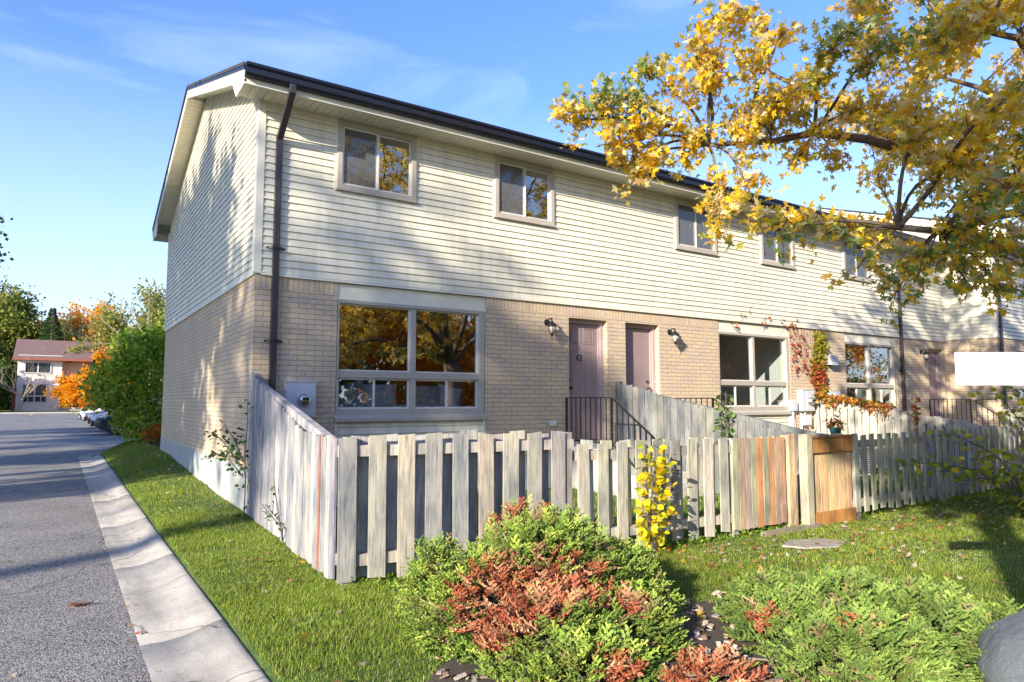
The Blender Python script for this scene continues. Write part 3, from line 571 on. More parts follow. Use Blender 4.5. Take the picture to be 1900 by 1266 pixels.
fa.prism([(X2-0.338, Y2-OV, ZE2-0.07), (X2-0.338, Y2-OV, ZE2+0.06), (X2-0.338, Y2+0.3, ZE2+0.2), (X2-0.338, Y2+0.1, ZE2-0.07)], (0.028, 0, 0)); fa.build('fascia', M['trim'], h2)
so2 = MB(); so2.box(X2-0.31, XE2, Y2-OV+0.03, Y2, ZE2, ZE2+0.02); so2.prism([(X2-0.31, Y2, zr2(Y2)-0.12), (X2-0.31, 3.4, zr2(3.4)-0.12), (X2-0.31, 3.4, zr2(3.4)-0.10), (X2-0.31, Y2, zr2(Y2)-0.10)], (0.31, 0, 0)); so2.build('soffit', M['soffit'], h2)
g3 = MB(); g3.prism([(X2-0.34, a+Y2, b+D2) for a, b in gp], (XE2-X2, 0, 0)); g3.build('gutter', M['gutter'], h2)
for a, b in UP2: make_window(h2, a, b, ZW0, ZW1, Y2-0.012, [(0, 0.5), (0.5, 1)])
for a, b in BG2: big_window(h2, a, b, ZSILL, ZWT, Y2+0.01)
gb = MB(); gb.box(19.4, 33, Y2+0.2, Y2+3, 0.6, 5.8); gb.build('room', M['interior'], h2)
downspout(h2, X2+0.16, Y2-OV-0.06, ZE2+0.1, 0.3, Y2, (3.5, 2.3)); wall_lamp(h2, 23.5, 2.7, Y2)
gw = MB(); gw.quad((X2, 0.0, ZE2-0.4), (X2, 0.0, ZE2+0.6), (X2, 3.4, ZE2+1.8), (X2, 3.4, ZE2-0.4)); gw.build('gable_siding', M['siding'], h2)

# ------------------------------------------------------------------ porches with iron railings
def porch(x0, x1, xr, label, yl=-1.25):
    p = empty('porch', ((x0+x1)/2, -0.6, 0), label, 'porch', 'front porches with iron railings'); z = 0.70
    s = MB(); s.box(x0, x1, yl, -0.008, -0.05, z); s.build('landing', M['concrete'], p, bevel=0.01)
    for i in range(3): q = MB(); q.box(x0+0.04, x1-0.04, yl-0.28*(i+1), yl-0.28*i-0.002, -0.05, z-0.175*(i+1)); q.build('step', M['concrete'], p, bevel=0.01)
    r = MB(); T = z+0.83; ye = yl-0.85; zd = T-0.58
    r.obox((xr, -0.03, T), (xr, yl+0.05, T), 0.018, 0.008); r.obox((xr, yl+0.05, T), (xr, ye, zd), 0.018, 0.008); r.obox((xr, -0.03, z+0.1), (xr, yl+0.05, z+0.1), 0.009, 0.009); r.obox((xr, yl+0.05, z+0.1), (xr, ye, zd-0.73), 0.009, 0.009)
    for yy, zt, zb in ((-0.04, T, z), (yl+0.05, T, z), (ye, zd, zd-0.85)): r.obox((xr, yy, zb), (xr, yy, zt), 0.016, 0.016, (0, 1, 0))
    n = 9
    for i in range(1, n): yy = -0.04+(yl+0.09)*i/n; r.obox((xr, yy, z+0.1), (xr, yy, T), 0.007, 0.007, (0, 1, 0))
    for i in range(1, 7): f = i/7; yy = yl+0.05+(ye-yl-0.05)*f; zt = T+(zd-T)*f; r.obox((xr, yy, zt-0.73), (xr, yy, zt), 0.007, 0.007, (0, 1, 0))
    r.build('railing', M['black'], p); return p
porch(5.18, 6.40, 5.25, 'concrete porch with black railing at the door marked 62')
porch(6.52, 7.75, 7.66, 'concrete porch with black railing behind the divider fence, at the plain mauve door')
porch(17.9, 19.03, 17.95, 'farthest concrete porch with black railing, in tree shade by the corner', -1.1)

# sofa in the first window
sf = empty('sofa', (2.3, 0.8, 0.7), 'blue grey sofa with its back against the picture window, cushions showing in the lower panes', 'sofa')
b = MB(); b.box(1.25, 3.35, 0.30, 0.52, 0.72, 1.42); b.build('sofa_back', M['sofa'], sf, bevel=0.05)
b = MB(); b.box(1.25, 3.35, 0.52, 1.2, 0.72, 1.12); b.build('seat', M['sofa'], sf, bevel=0.05)
for xa in (1.10, 3.36): b = MB(); b.box(xa, xa+0.16, 0.3, 1.2, 0.72, 1.38); b.build('armrest', M['sofa'], sf, bevel=0.05)
def cushion(x, z, w, h, rz, m, parent=sf):
    V = []; F = []; n = 10
    for i in range(n+1):
        for j in range(n+1):
            u, v_ = i/n*2-1, j/n*2-1; t = 0.085*(1-u**4)*(1-v_**4)**0.5; k = 1-0.06*(1-abs(u))*0-0.08*(1-v_*v_)*(abs(u) > .9)
            V.append((u*w/2*(1-0.07*(1-v_*v_)), -t, v_*h/2*(1-0.07*(1-u*u))))
    for i in range(n):
        for j in range(n): a = i*(n+1)+j; F.append((a, a+n+1, a+n+2, a+1))
    mb = MB(); c_, s_ = math.cos(rz), math.sin(rz)
    tr = lambda p, sg: (x+p[0]*c_-p[2]*s_, 0.42+sg*p[1]+0.1*0, z+p[0]*s_+p[2]*c_)
    mb.add([tr(p, 1) for p in V], F); mb.add([tr(p, -1) for p in V], [f[::-1] for f in F]); return mb.build('cushion', m, parent, smooth=True)
M['sofa2'] = plain('pale_blue_weave', (0.62, 0.67, 0.76), 0.95, var=0.3, scale=70)
cushion(1.50, 1.54, 0.55, 0.42, 0.25, M['sofa']); cushion(1.98, 1.55, 0.58, 0.38, 0.03, M['sofa2']); cushion(2.75, 1.54, 0.62, 0.38, 0.0, M['sofa']); cushion(3.18, 1.54, 0.45, 0.36, -0.2, M['sofa2'])

# ------------------------------------------------------------------ fences
GREY = [(0.43, 0.40, 0.35), (0.37, 0.355, 0.335), (0.46, 0.42, 0.35), (0.33, 0.32, 0.305)]
GREEN = [(0.42, 0.42, 0.28), (0.46, 0.44, 0.32), (0.40, 0.41, 0.30), (0.50, 0.48, 0.38)]
def jit(c, a=0.14): f = 1 + random.uniform(-a, a); return tuple(v*f*(1+random.uniform(-0.03, 0.03)) for v in c)
def board(mb, p, d, w, z0, z1, th, side, lean=0.0, dog=0.012):
    """vertical board centred at p=(x,y), d unit direction of the fence, outward offset side"""
    n = Vector((-d.y, d.x, 0)); c = Vector((p[0], p[1], 0)) + n*side; hw = w/2; l = random.uniform(-lean, lean)
    q = []
    k = 4; zs_ = [z0, z0+(z1-z0)*0.33, z0+(z1-z0)*0.7, z1]; wob = random.uniform(-0.006, 0.006)
    for i, z in enumerate(zs_):
        off = d*(l*(z-z0)) + n*(wob*math.sin(i*1.3)); dz0 = random.uniform(-dog, dog) if i in (0, k-1) else 0; dz1 = random.uniform(-dog, dog) if i in (0, k-1) else 0
        for (a, b_, dz) in ((-hw, -th/2, dz0), (hw, -th/2, dz1), (hw, th/2, dz1), (-hw, th/2, dz0)): v_ = c + off + d*a + n*b_; q.append((v_.x, v_.y, z+dz))
    fs = [(3, 2, 1, 0), (4*k-4, 4*k-3, 4*k-2, 4*k-1)]
    for i in range(k-1):
        for j in range(4): fs.append((i*4+j, i*4+(j+1) % 4, (i+1)*4+(j+1) % 4, (i+1)*4+j))
    mb.add(q, fs)
def seg(p0, p1):
    a, b = Vector((*p0, 0)), Vector((*p1, 0)); d = b-a; l = d.length; return a, d/l, l
def run(fence, p0, p1, top, bottom=0.06, sp=0.245, w=0.14, cols=GREY, back=True, backcols=GREY, rails=True, th=0.019, start=0.07, front_name='picket_panel', posts=(), lean=0.008, wvar=0.006):
    a, d, l = seg(p0, p1); n = Vector((-d.y, d.x, 0)); g = lambda q: float(ground_h(q.x, q.y))
    T = top if callable(top) else (lambda s_: top)
    f = MB(); s_ = start
    while s_ < l-0.02:
        q = a + d*s_; f.cur = jit(random.choice(cols)); board(f, (q.x, q.y), d, w+random.uniform(-wvar, wvar), g(q)+bottom+random.uniform(-0.015, 0.015), T(s_)+random.uniform(-0.012, 0.012), th, -0.048, lean); s_ += sp
    f.build(front_name, M['wood'], fence)
    if back:
        f = MB(); s_ = start+sp/2
        while s_ < l-0.02:
            q = a + d*s_; f.cur = jit(random.choice(backcols)); f.cur = tuple(min(0.8, v*1.35) for v in f.cur); board(f, (q.x, q.y), d, w+random.uniform(-wvar, wvar), g(q)+bottom, T(s_)-0.0+random.uniform(-0.02, 0.02), th, 0.048, lean); s_ += sp
        f.build('back_pickets', M['wood'], fence)
    if rails:
        for k_, (dz, zz) in enumerate(((-0.12, None), (None, 0.2))):
            r = MB(); r.cur = jit(cols[0]); za = T(0)+dz if dz else g(a)+zz; zb = T(l)+dz if dz else g(a+d*l)+zz
            r.obox((a.x, a.y, za), (a.x+d.x*l, a.y+d.y*l, zb), 0.036, 0.045); r.build('rail', M['wood'], fence)
    for s_ in posts:
        q = a + d*s_; r = MB(); r.cur = jit(cols[0]); r.box(q.x-0.045, q.x+0.045, q.y-0.035, q.y+0.045, -0.1, T(s_)-0.01); r.build('post', M['wood'], fence)
# side fence: tall at the wall, dropping to the corner
f1 = empty('side_fence', (-0.1, -2, 0), 'weathered grey fence running from the house corner, top sloping down to the front', 'fence')
run(f1, (0.03, -0.03), (-0.17, -4.02), lambda s_: 1.86-0.235*min(s_, 2.9), 0.03, sp=0.128, w=0.122, back=False, posts=(0.1, 2.0), start=0.06, lean=0.004, cols=[(0.38,0.37,0.38),(0.33,0.33,0.36),(0.44,0.42,0.40),(0.29,0.29,0.32)])
f = MB(); f.cur = (0.42, 0.22, 0.14); board(f, (-0.147, -3.55), Vector((-0.05, -1, 0)).normalized(), 0.03, 0.05, 1.17, 0.018, -0.062); f.build('reddish_strip', M['wood'], f1)
# front fence
f2 = empty('front_fence', (3, -4.3, 0), 'weathered board-on-board picket fence along the lawn, left of the new gate', 'fence')
run(f2, (-0.20, -4.08), (1.95, -4.33), 1.19, 0.05, posts=(0.06, 2.1), sp=0.243, w=0.146, start=0.04)
run(f2, (1.98, -4.335), (4.12, -4.47), 1.075, 0.06, sp=0.232, w=0.125, posts=(2.1,), cols=[(0.50,0.48,0.40),(0.45,0.44,0.36),(0.52,0.49,0.42)], backcols=GREEN)
f = MB(); xx = 4.05; cl = [(0.47,0.45,0.33),(0.50,0.38,0.28),(0.46,0.38,0.32),(0.44,0.41,0.30),(0.62,0.30,0.14),(0.42,0.41,0.29),(0.58,0.31,0.17),(0.48,0.36,0.25),(0.56,0.36,0.24)]
for i, c in enumerate(cl): f.cur = jit(c, 0.04); board(f, (4.06+i*0.104, -4.475), Vector((1, -0.01, 0)).normalized(), 0.09, 0.08, 1.07-(0.0 if i % 2 else 0.01), 0.02, -0.048, 0.004)
f.build('newer_pickets', M['wood'], f2)
for z in (0.95, 0.21): r = MB(); r.cur = (0.46, 0.42, 0.32); r.obox((4.08, -4.474, z), (5.02, -4.48, z), 0.032, 0.042); r.build('rail', M['wood'], f2)
f = MB(); f.cur = (0.43, 0.46, 0.28); board(f, (4.96, -4.44), Vector((1, 0, 0)), 0.09, 0.05, 1.05, 0.02, 0.05); f.build('green_board', M['wood'], f2)
r = MB(); r.cur = (0.62, 0.46, 0.30); r.box(4.99, 5.10, -4.55, -4.44, -0.1, 1.075); r.cur = (0.60, 0.40, 0.26); r.box(5.105, 5.14, -4.54, -4.45, -0.1, 1.08); r.build('post', M['wood'], f2)
r = MB(); r.cur = (0.52, 0.46, 0.34); r.box(5.16, 5.27, -4.67, -4.56, -0.1, 1.09); r.build('gate_post', M['wood'], f2, bevel=0.004)
# new gate
gt = empty('gate', (6.0, -4.6, 0), 'new honey coloured cedar gate with trim boards, between the weathered fences', 'gate')
f = MB(); x = 5.30; i = 0
while x < 6.10:
    f.cur = jit(random.choice([(0.66, 0.49, 0.28), (0.70, 0.54, 0.32), (0.62, 0.44, 0.24)]), 0.05); f.cur = tuple(v*(0.88+0.24*random.random()) for v in f.cur); board(f, (x+0.047, -4.60), Vector((1, 0, 0)), 0.087, 0.04, 1.0, 0.02, 0, 0, 0.0); x += 0.0945; i += 1
f.build('gate_boards', M['wood'], gt)
for z0, z1, x0, x1 in ((0.86, 1.035, 5.285, 6.15), (0.015, 0.165, 5.29, 6.17)):
    f = MB(); f.cur = (0.50, 0.25, 0.085); f.box(x0, x1, -4.645, -4.612, z0, z1); f.build('trim_board', M['wood'], gt, bevel=0.003)
f = MB(); f.cur = (0.46, 0.25, 0.10); f.box(5.275, 6.16, -4.66, -4.585, 1.037, 1.06); f.build('cap_board', M['wood'], gt)
# right fence
f3 = empty('right_fence', (8.7, -4.5, 0), 'greenish weathered picket fence right of the new gate, with see-through gaps', 'fence')
run(f3, (6.19, -4.58), (11.3, -4.47), 1.05, 0.09, sp=0.20, w=0.10, cols=[(0.46,0.46,0.36),(0.50,0.49,0.42),(0.42,0.43,0.32),(0.44,0.44,0.40)], back=False, posts=(0.1, 2.4, 4.7), start=0.06, lean=0.02)
fx = MB(); s_ = 0.16
while s_ < 5.0: fx.cur = jit((0.42, 0.41, 0.31)); board(fx, (6.2+s_, -4.50+0.02*s_), Vector((1, 0, 0)), 0.085, 0.12, 1.02, 0.018, 0.06, 0.01); s_ += 0.41
fx.build('back_pickets', M['wood'], f3)
# dividers between the yards
f4 = empty('divider_fence', (6.45, -2, 0), 'grey divider fence between the two mauve doors, sloping down to the front', 'fence')
run(f4, (6.46, -0.02), (6.46, -4.38), lambda s_: max(1.04, 1.85-0.235*s_), 0.05, sp=0.150, w=0.138, back=False, rails=True, posts=(0.05, 2.2), lean=0.004, cols=[(0.23, 0.24, 0.24), (0.19, 0.20, 0.205), (0.28, 0.275, 0.25)])
f5 = empty('divider_fence', (12.6, -2, 0), 'divider fence topped with red and orange creeper, right of the grey meter box', 'fence')
run(f5, (12.6, -0.02), (12.6, -4.35), lambda s_: 1.60-0.17*s_, 0.05, sp=0.165, w=0.125, back=True, rails=True, posts=(0.05, 2.2), cols=[(0.56, 0.52, 0.46), (0.50, 0.48, 0.42)])
f6 = empty('divider_fence', (19, -3, 0), 'shaded fence at the far right, behind the yellow green shrub', 'fence')
run(f6, (19.0, -1.4), (19.0, -4.4), 1.25, 0.05, sp=0.165, w=0.125, back=False, cols=GREEN); run(f6, (11.4, -4.47), (19.0, -4.4), 1.05, 0.08, sp=0.2, w=0.1, cols=GREEN, back=False)

# ------------------------------------------------------------------ sign
sg = empty('sign', (2.54, -8.55, 0), 'blank white sign board held at eye level by a white post, at the right edge', 'sign')
a = Vector((1.545, -7.88, 0)); d = Vector((0.83, -0.555, 0)).normalized(); n = Vector((-d.y, d.x, 0))
b = MB(); p = a; b.add([p + Vector((0, 0, 1.548)), p + d*1.17 + Vector((0, 0, 1.55)), p + d*1.17 + Vector((0, 0, 1.71)), p + Vector((0, 0, 1.711))] + [q + n*0.02 for q in (p + Vector((0, 0, 1.548)), p + d*1.17 + Vector((0, 0, 1.55)), p + d*1.17 + Vector((0, 0, 1.71)), p + Vector((0, 0, 1.711)))], [(0,1,2,3),(7,6,5,4),(0,4,5,1),(1,5,6,2),(2,6,7,3),(3,7,4,0)]); b.build('sign_board', M['white'], sg, bevel=0.002)
q = a + d*1.2 + n*0.03; b = MB(); b.box(q.x-0.035, q.x+0.035, q.y-0.035, q.y+0.035, -0.1, 1.8); b.build('post', M['white'], sg)

# ------------------------------------------------------------------ stones, slab, bin, pot, AC
def stonemat(name, a, b_):
    m, n, b, _ = newmat(name); n.links.new(ramp(n, noise(n, 90, 12, 0.9), [(0.3, a), (0.55, b_), (0.75, tuple(v*1.4 for v in b_))]), b.inputs['Base Color']); b.inputs['Roughness'].default_value = 0.85; bump(n, b, noise(n, 18, 10, 0.8), 1.0, 0.04); return m
def rock(name, c, r, mat, seed, label, cat='rock'):
    import bmesh
    bm = bmesh.new(); bmesh.ops.create_icosphere(bm, subdivisions=5, radius=1.0); rs = random.Random(seed); ph = [rs.uniform(0, 6) for _ in range(9)]
    for v in bm.verts:
        p = v.co; k = 1 + 0.09*math.sin(2.1*p.x+ph[0])*math.sin(2.4*p.y+ph[1]) + 0.05*math.sin(5*p.x+ph[2]+2*p.z)*math.sin(4*p.y+ph[3]) + 0.018*math.sin(11*p.x+ph[4])*math.sin(12*p.z+ph[5]) + 0.012*math.sin(23*p.y+ph[6])*math.sin(19*p.x+ph[7])
        v.co = Vector((p.x*r[0]*k, p.y*r[1]*k, p.z*r[2]*k))
    me = bpy.data.meshes.new(name); bm.to_mesh(me); bm.free(); me.polygons.foreach_set('use_smooth', [True]*len(me.polygons)); me.materials.append(mat)
    o = bpy.data.objects.new(name, me); col.objects.link(o); o.location = c; tag(o, label, cat); return o
SM = stonemat('grey_granite', (0.08, 0.095, 0.12), (0.20, 0.23, 0.25))
rock('boulder', (2.28, -8.02, 0.10), (0.52, 0.40, 0.32), SM, 3, 'large grey boulder half under the spreading juniper, at the right edge')
sl = MB(); pts = [(4.05, -5.08, 0), (4.33, -4.96, 0), (4.72, -5.1, 0), (4.80, -5.32, 0), (4.50, -5.42, 0), (4.15, -5.28, 0)]
sl.prism([(x, y, 0.0) for x, y, z in pts], (0, 0, 0.022)); tag(sl.build('stepping_stone', plain('old_slab', (0.30, 0.27, 0.23), 0.95, var=0.3, scale=9, bmp=0.5), bevel=0.006), 'flat grey paving slab sunk in the lawn below the new gate', 'paving slab')
eb = MB(); eb.box(4.35, 5.4, -4.68, -4.60, -0.05, 0.05); tag(eb.build('timber_edging', plain('old_timber', (0.22, 0.20, 0.15), 0.95, var=0.3)), 'low old timber edging on the grass below the reddish pickets', 'edging')
bn = empty('recycling_bin', (11.6, -3.4, 0), 'blue recycling bin partly seen through the right fence gaps', 'bin')
BL = plain('blue_plastic', (0.01, 0.10, 0.42), 0.4)
b = MB(); b.prism([(11.15, -3.7, 0.0), (11.75, -3.7, 0.0), (11.75, -3.15, 0.0), (11.15, -3.15, 0.0)], (0, 0, 0.72)); b.build('tub', BL, bn, bevel=0.03); b = MB(); b.box(11.1, 11.8, -3.75, -3.1, 0.725, 0.77); b.build('lid', BL, bn, bevel=0.01)
ac = empty('air_conditioner', (10.4, -1.9, 0), 'pale air conditioner with dark grille, seen through the fence beside the gate', 'air conditioner')
b = MB(); b.box(10.5, 11.1, -2.2, -1.6, 0.05, 0.62); b.build('casing', M['greybox'], ac, bevel=0.02); b = MB()
for i in range(14): b.box(10.49, 10.499, -2.16, -1.64, 0.11+i*0.035, 0.125+i*0.035); b.box(10.54, 11.06, -2.209, -2.2, 0.11+i*0.035, 0.125+i*0.035)
b.build('grille', M['black'], ac)

# ------------------------------------------------------------------ foliage tools
def rotmats(d, roll):
    """columns: x=side, y=forward(d), z=normal"""
    d = d/np.linalg.norm(d, axis=1, keepdims=True); up = np.tile([[0.0, 0, 1.0]], (len(d), 1)); up[np.abs(d[:, 2]) > 0.95] = [1, 0, 0]
    s_ = np.cross(d, up); s_ /= np.linalg.norm(s_, axis=1, keepdims=True); u = np.cross(s_, d)
    c, s2 = np.cos(roll)[:, None], np.sin(roll)[:, None]; s3 = s_*c + u*s2; u3 = -s_*s2 + u*c
    return np.stack([s3, d, u3], axis=2)
def scatter(T, TF, pos, dirs, roll, size, cols, tc=None):
    Rm = rotmats(dirs, roll); n, k = len(pos), len(T); V = np.einsum('nij,kj->nki', Rm, T)*np.asarray(size).reshape(-1, 1, 1) + pos[:, None, :]
    F = (TF[None] + (np.arange(n)*k)[:, None, None]).reshape(-1, TF.shape[1]); C = np.repeat(cols, k, axis=0)
    if tc is not None: C = C*np.tile(tc, (n, 1))
    return V.reshape(-1, 3), F, C
def star_leaf(bend=0.0):     # maple leaf, stalk at the origin, pointing +y
    a = [(0.01, 0.0), (0.10, 0.14), (0.36, 0.02), (0.30, 0.16), (0.20, 0.27), (0.46, 0.34), (0.64, 0.52), (0.42, 0.52), (0.36, 0.66), (0.15, 0.50), (0.14, 0.72), (0.0, 1.0)]
    pts = a + [(-x, y) for x, y in a[-2::-1]]; pts = [(x, y) for x, y in pts]
    V = [(0, 0.35, 0.0)] + [(x, y, 0.16*abs(x) - 0.10*y*y) for x, y in pts]; n = len(pts)
    return np.array(V, float), np.array([(0, i+1, (i+1) % n+1) for i in range(n)])
def oval_leaf():
    a = [(0, 0), (0.20, 0.22), (0.27, 0.5), (0.16, 0.8), (0, 1), (-0.16, 0.8), (-0.27, 0.5), (-0.20, 0.22)]
    V = [(0, 0.5, -0.04)] + [(x, y, 0.12*abs(x)) for x, y in a]; n = len(a); return np.array(V, float), np.array([(0, i+1, (i+1) % n+1) for i in range(n)])
def tri_leaf(w=0.5):
    return np.array([(0, 0, 0), (w, 0.55, 0.05), (0, 1, 0), (-w, 0.55, 0.05)], float), np.array([(0, 1, 2), (0, 2, 3)])
STAR, STARF = star_leaf(); OVAL, OVALF = oval_leaf(); TRI, TRIF = tri_leaf()
def pal(n, colors, weights, v=0.2, r=None):
    r = r or rng; i = r.choice(len(colors), n, p=np.array(weights)/sum(weights)); c = np.array(colors)[i]; return np.clip(c*(1 + r.uniform(-v, v, (n, 1))), 0, 1)
def rdirs(n, up=0.0, r=None):
    r = r or rng; d = r.normal(size=(n, 3)); d[:, 2] += up; return d/np.linalg.norm(d, axis=1, keepdims=True)

class Tree:
    """recursive branching; limbs collected as tubes, tips as leaf anchors"""
    def __init__(s, seed): s.r = random.Random(seed); s.mb = MB(); s.tips = []
    def branch(s, p, d, length, rad, depth, droop=0.0, ratio=0.72, spread=0.6, kids=3, seg_=4):
        r = s.r; pts = [Vector(p)]; d = Vector(d).normalized(); rads = [rad]
        for i in range(seg_):
            d = (d + Vector((r.uniform(-1, 1), r.uniform(-1, 1), r.uniform(-1, 1)))*0.13 + Vector((0, 0, -droop))).normalized()
            pts.append(pts[-1] + d*length/seg_); rads.append(rad*(1-0.45*(i+1)/seg_))
        s.mb.tube(pts, rads, 7 if rad > 0.05 else 4, cap=False)
        if depth <= 1:
            for q in pts[1:]: s.tips.append((tuple(q), tuple(d)))
        if depth == 0: return
        for k in range(kids):
            f = 1.0 if k == 0 else r.uniform(0.35, 0.95); i = min(seg_, max(1, round(f*seg_))); a = Vector((r.uniform(-1, 1), r.uniform(-1, 1), r.uniform(-0.5, 1.0))).normalized()
            nd = (d + a*spread*(0.5 if k == 0 else 1.0)).normalized(); s.branch(pts[i], nd, length*ratio*r.uniform(0.8, 1.15), max(rads[i]*0.62, 0.003), depth-1, droop, ratio, spread, kids, seg_)
def leafy(name, label, cat, base, height, trunk_h, rad, depth, seed, colors, weights, leaf, nper, spread_l, lsize, group=None, kids=3, lean=(0, 0), ratio=0.72, spread=0.75, first=None, bark=None, limbs=5, up=0.55, crown_name='crown', keep=None):
    t = empty(name, base, label, cat, group); T = Tree(seed); r = T.r; bx, by, bz = base
    top = Vector((bx+lean[0], by+lean[1], bz+trunk_h))
    T.mb.tube([(bx, by, bz-0.2), (bx+lean[0]*0.1, by+lean[1]*0.1, bz+0.15*trunk_h), (bx+lean[0]*0.5, by+lean[1]*0.5, bz+trunk_h*0.6), top], [rad*1.4, rad, rad*0.85, rad*0.75], 10)
    Lh = first or (height-trunk_h)*0.30
    for k in range(limbs):
        a = 2*math.pi*k/limbs + r.uniform(-0.4, 0.4); e = r.uniform(up-0.25, up+0.35) if k else 1.4
        T.branch(top - Vector((0, 0, r.uniform(0, 0.15)*trunk_h)), (math.cos(a)*math.cos(e), math.sin(a)*math.cos(e), math.sin(e)), Lh*(1.0 if k else 1.2), rad*0.5, depth, 0.0, ratio, spread, kids)
    T.mb.build('trunk', bark or M['bark'], t, smooth=True)
    if nper and T.tips:
        g = np.random.default_rng(seed); tp = np.array([q[0] for q in T.tips]); td = np.array([q[1] for q in T.tips]); tp = np.repeat(tp, nper, 0); td = np.repeat(td, nper, 0)
        n = len(tp); P_ = tp + g.normal(size=(n, 3))*spread_l; 
        if keep is not None: k_ = keep(P_); P_ = P_[k_]; td = td[k_]; n = len(P_)
        D = td*0.5 + g.normal(size=(n, 3)); C = pal(n, colors, weights, 0.25, g)
        V, F, C = scatter(leaf[0], leaf[1], P_, D, g.uniform(0, 6.28, n), lsize*g.uniform(0.6, 1.25, n), C); npmesh(crown_name, V, F, C, M['leaf'], t)
    return t
GRN = [(0.07, 0.14, 0.02), (0.12, 0.20, 0.03), (0.20, 0.26, 0.05), (0.035, 0.08, 0.015)]
YEL = [(0.80, 0.50, 0.03), (0.66, 0.30, 0.02), (0.42, 0.42, 0.04), (0.72, 0.60, 0.16)]
ORG = [(0.80, 0.30, 0.01), (0.88, 0.46, 0.02), (0.62, 0.14, 0.01)]

# ------------------------------------------------------------------ the maple at the right
mt = empty('maple_tree', (7.6, -8.3, 0), 'big autumn maple with yellow and green leaves hanging over the right side of the row', 'tree')
TM = Tree(21); r_ = TM.r
root = Vector((7.6, -8.3, 2.6)); TM.mb.tube([(7.6, -8.3, -0.2), (7.6, -8.3, 0.4), (7.65, -8.25, 1.6), root], [0.42, 0.30, 0.26, 0.25], 12)
main = {'a': [root, (6.6, -7.3, 3.3), (5.2, -6.4, 3.85), (3.7, -5.8, 3.95), (2.6, -5.5, 3.75)], 'b': [root, (6.4, -7.9, 3.6), (5.0, -7.4, 4.3), (4.2, -7.1, 4.55)], 'c': [root, (6.5, -8.1, 3.0), (5.2, -7.6, 3.1), (4.2, -7.1, 2.95), (3.6, -6.6, 2.9)],
        'd': [root, (6.5, -6.6, 3.6), (5.6, -5.4, 4.6), (4.8, -4.6, 5.4)], 'e': [root, (7.8, -7.6, 4.6), (7.2, -6.5, 6.4), (6.6, -5.6, 8.0)], 'f': [root, (8.4, -7.0, 4.0), (8.6, -5.6, 5.6), (8.6, -4.6, 6.6)],
        'g': [root, (7.0, -8.8, 4.4), (5.8, -9.0, 6.2), (5.0, -9.0, 7.6)], 'h': [root, (9.2, -8.0, 4.6), (10.6, -7.2, 6.2)], 'i': [root, (7.6, -9.8, 4.5), (7.4, -11.2, 6.2)]}
nodes = []
for k, path in main.items():
    pp = [Vector(p) for p in path]; dense = []
    for i in range(len(pp)-1):
        for f in (0, 0.33, 0.66): dense.append(pp[i].lerp(pp[i+1], f) + Vector((r_.uniform(-1, 1), r_.uniform(-1, 1), r_.uniform(-1, 1)))*0.06*(i > 0 or f > 0))
    dense.append(pp[-1]); TM.mb.tube(dense, [0.072*(1-i/len(dense))**0.9+0.012 for i in range(len(dense))], 8, cap=False); nodes += dense[3:]
tips = [(1.27, -5.11, 3.79), (1.48, -5.24, 3.97), (1.6, -5.16, 3.64), (1.87, -5.48, 4.25), (1.84, -5.17, 3.5), (1.96, -5.24, 3.41), (1.96, -5.45, 3.82), (2.09, -5.82, 4.38), (2.26, -6.02, 4.59), (2.26, -5.9, 4.23), (2.36, -5.43, 3.62), (2.92, -5.58, 3.84), (2.75, -5.85, 3.14), (2.56, -5.69, 2.94), (2.81, -6.01, 2.89), (3.25, -6.12, 2.88), (3.53, -6.28, 2.6), (3.89, -6.24, 2.99), (4.03, -6.28, 2.36), (3.66, -6.7, 2.46), (3.8, -6.9, 2.79), (3.82, -7.02, 2.38), (3.71, -7.25, 2.28), (3.44, -7.49, 2.47), (2.97, -6.25, 4.14), (2.64, -6.24, 4.47), (2.91, -6.59, 4.39), (3.15, -6.83, 4.18), (3.59, -6.36, 4.02), (2.95, -7.1, 3.59), (2.91, -7.31, 3.89), (3.01, -7.61, 3.94), (2.74, -7.77, 3.36), (3.19, -7.33, 3.24), (2.98, -7.65, 2.85), (3.99, -6.67, 3.38), (3.52, -7.28, 2.76), (3.59, -5.72, 3.73)]
cl_p = []; cl_d = []
def grow(tip, wt=1.0, sp_=0.16, along=0.55):
    tip = Vector(tip); nd = min(nodes, key=lambda q: (q-tip).length + 0.35*abs(q.z-tip.z)); d = tip-nd; L_ = d.length; n = 8; pts = []
    wob = [Vector((r_.uniform(-1, 1), r_.uniform(-1, 1), r_.uniform(-1, 1)))*0.07*L_ for _ in range(3)]
    for i in range(n+1): f = i/n; pts.append(nd + d*f + wob[0]*math.sin(math.pi*f) + wob[1]*math.sin(2*math.pi*f)*0.5 + Vector((0, 0, 0.10*L_*math.sin(math.pi*f))))
    TM.mb.tube(pts, [max(0.0045, 0.006+0.012*L_*(1-i/n)) for i in range(n+1)], 5, cap=False)
    m = max(7, int(L_*15*wt))
    for _ in range(m):
        f = r_.uniform(1-along, 1.0); i = min(n-1, int(f*n)); b = pts[i].lerp(pts[i+1], f*n-i); a = Vector((r_.uniform(-1, 1), r_.uniform(-1, 1), r_.uniform(-0.8, 0.8))).normalized(); ln = r_.uniform(0.08, 0.34)*(1.15-0.45*f)
        q = b + (a+d.normalized()*0.8).normalized()*ln; TM.mb.tube([b, b.lerp(q, 0.5)+Vector((0, 0, 0.02)), q], [0.005, 0.0035, 0.002], 3, cap=False)
        for g_ in (0.45, 0.75, 1.0): cl_p.append(tuple(b.lerp(q, g_))); cl_d.append(tuple((q-b).normalized()))
for t_ in tips: grow(t_, 1.0)
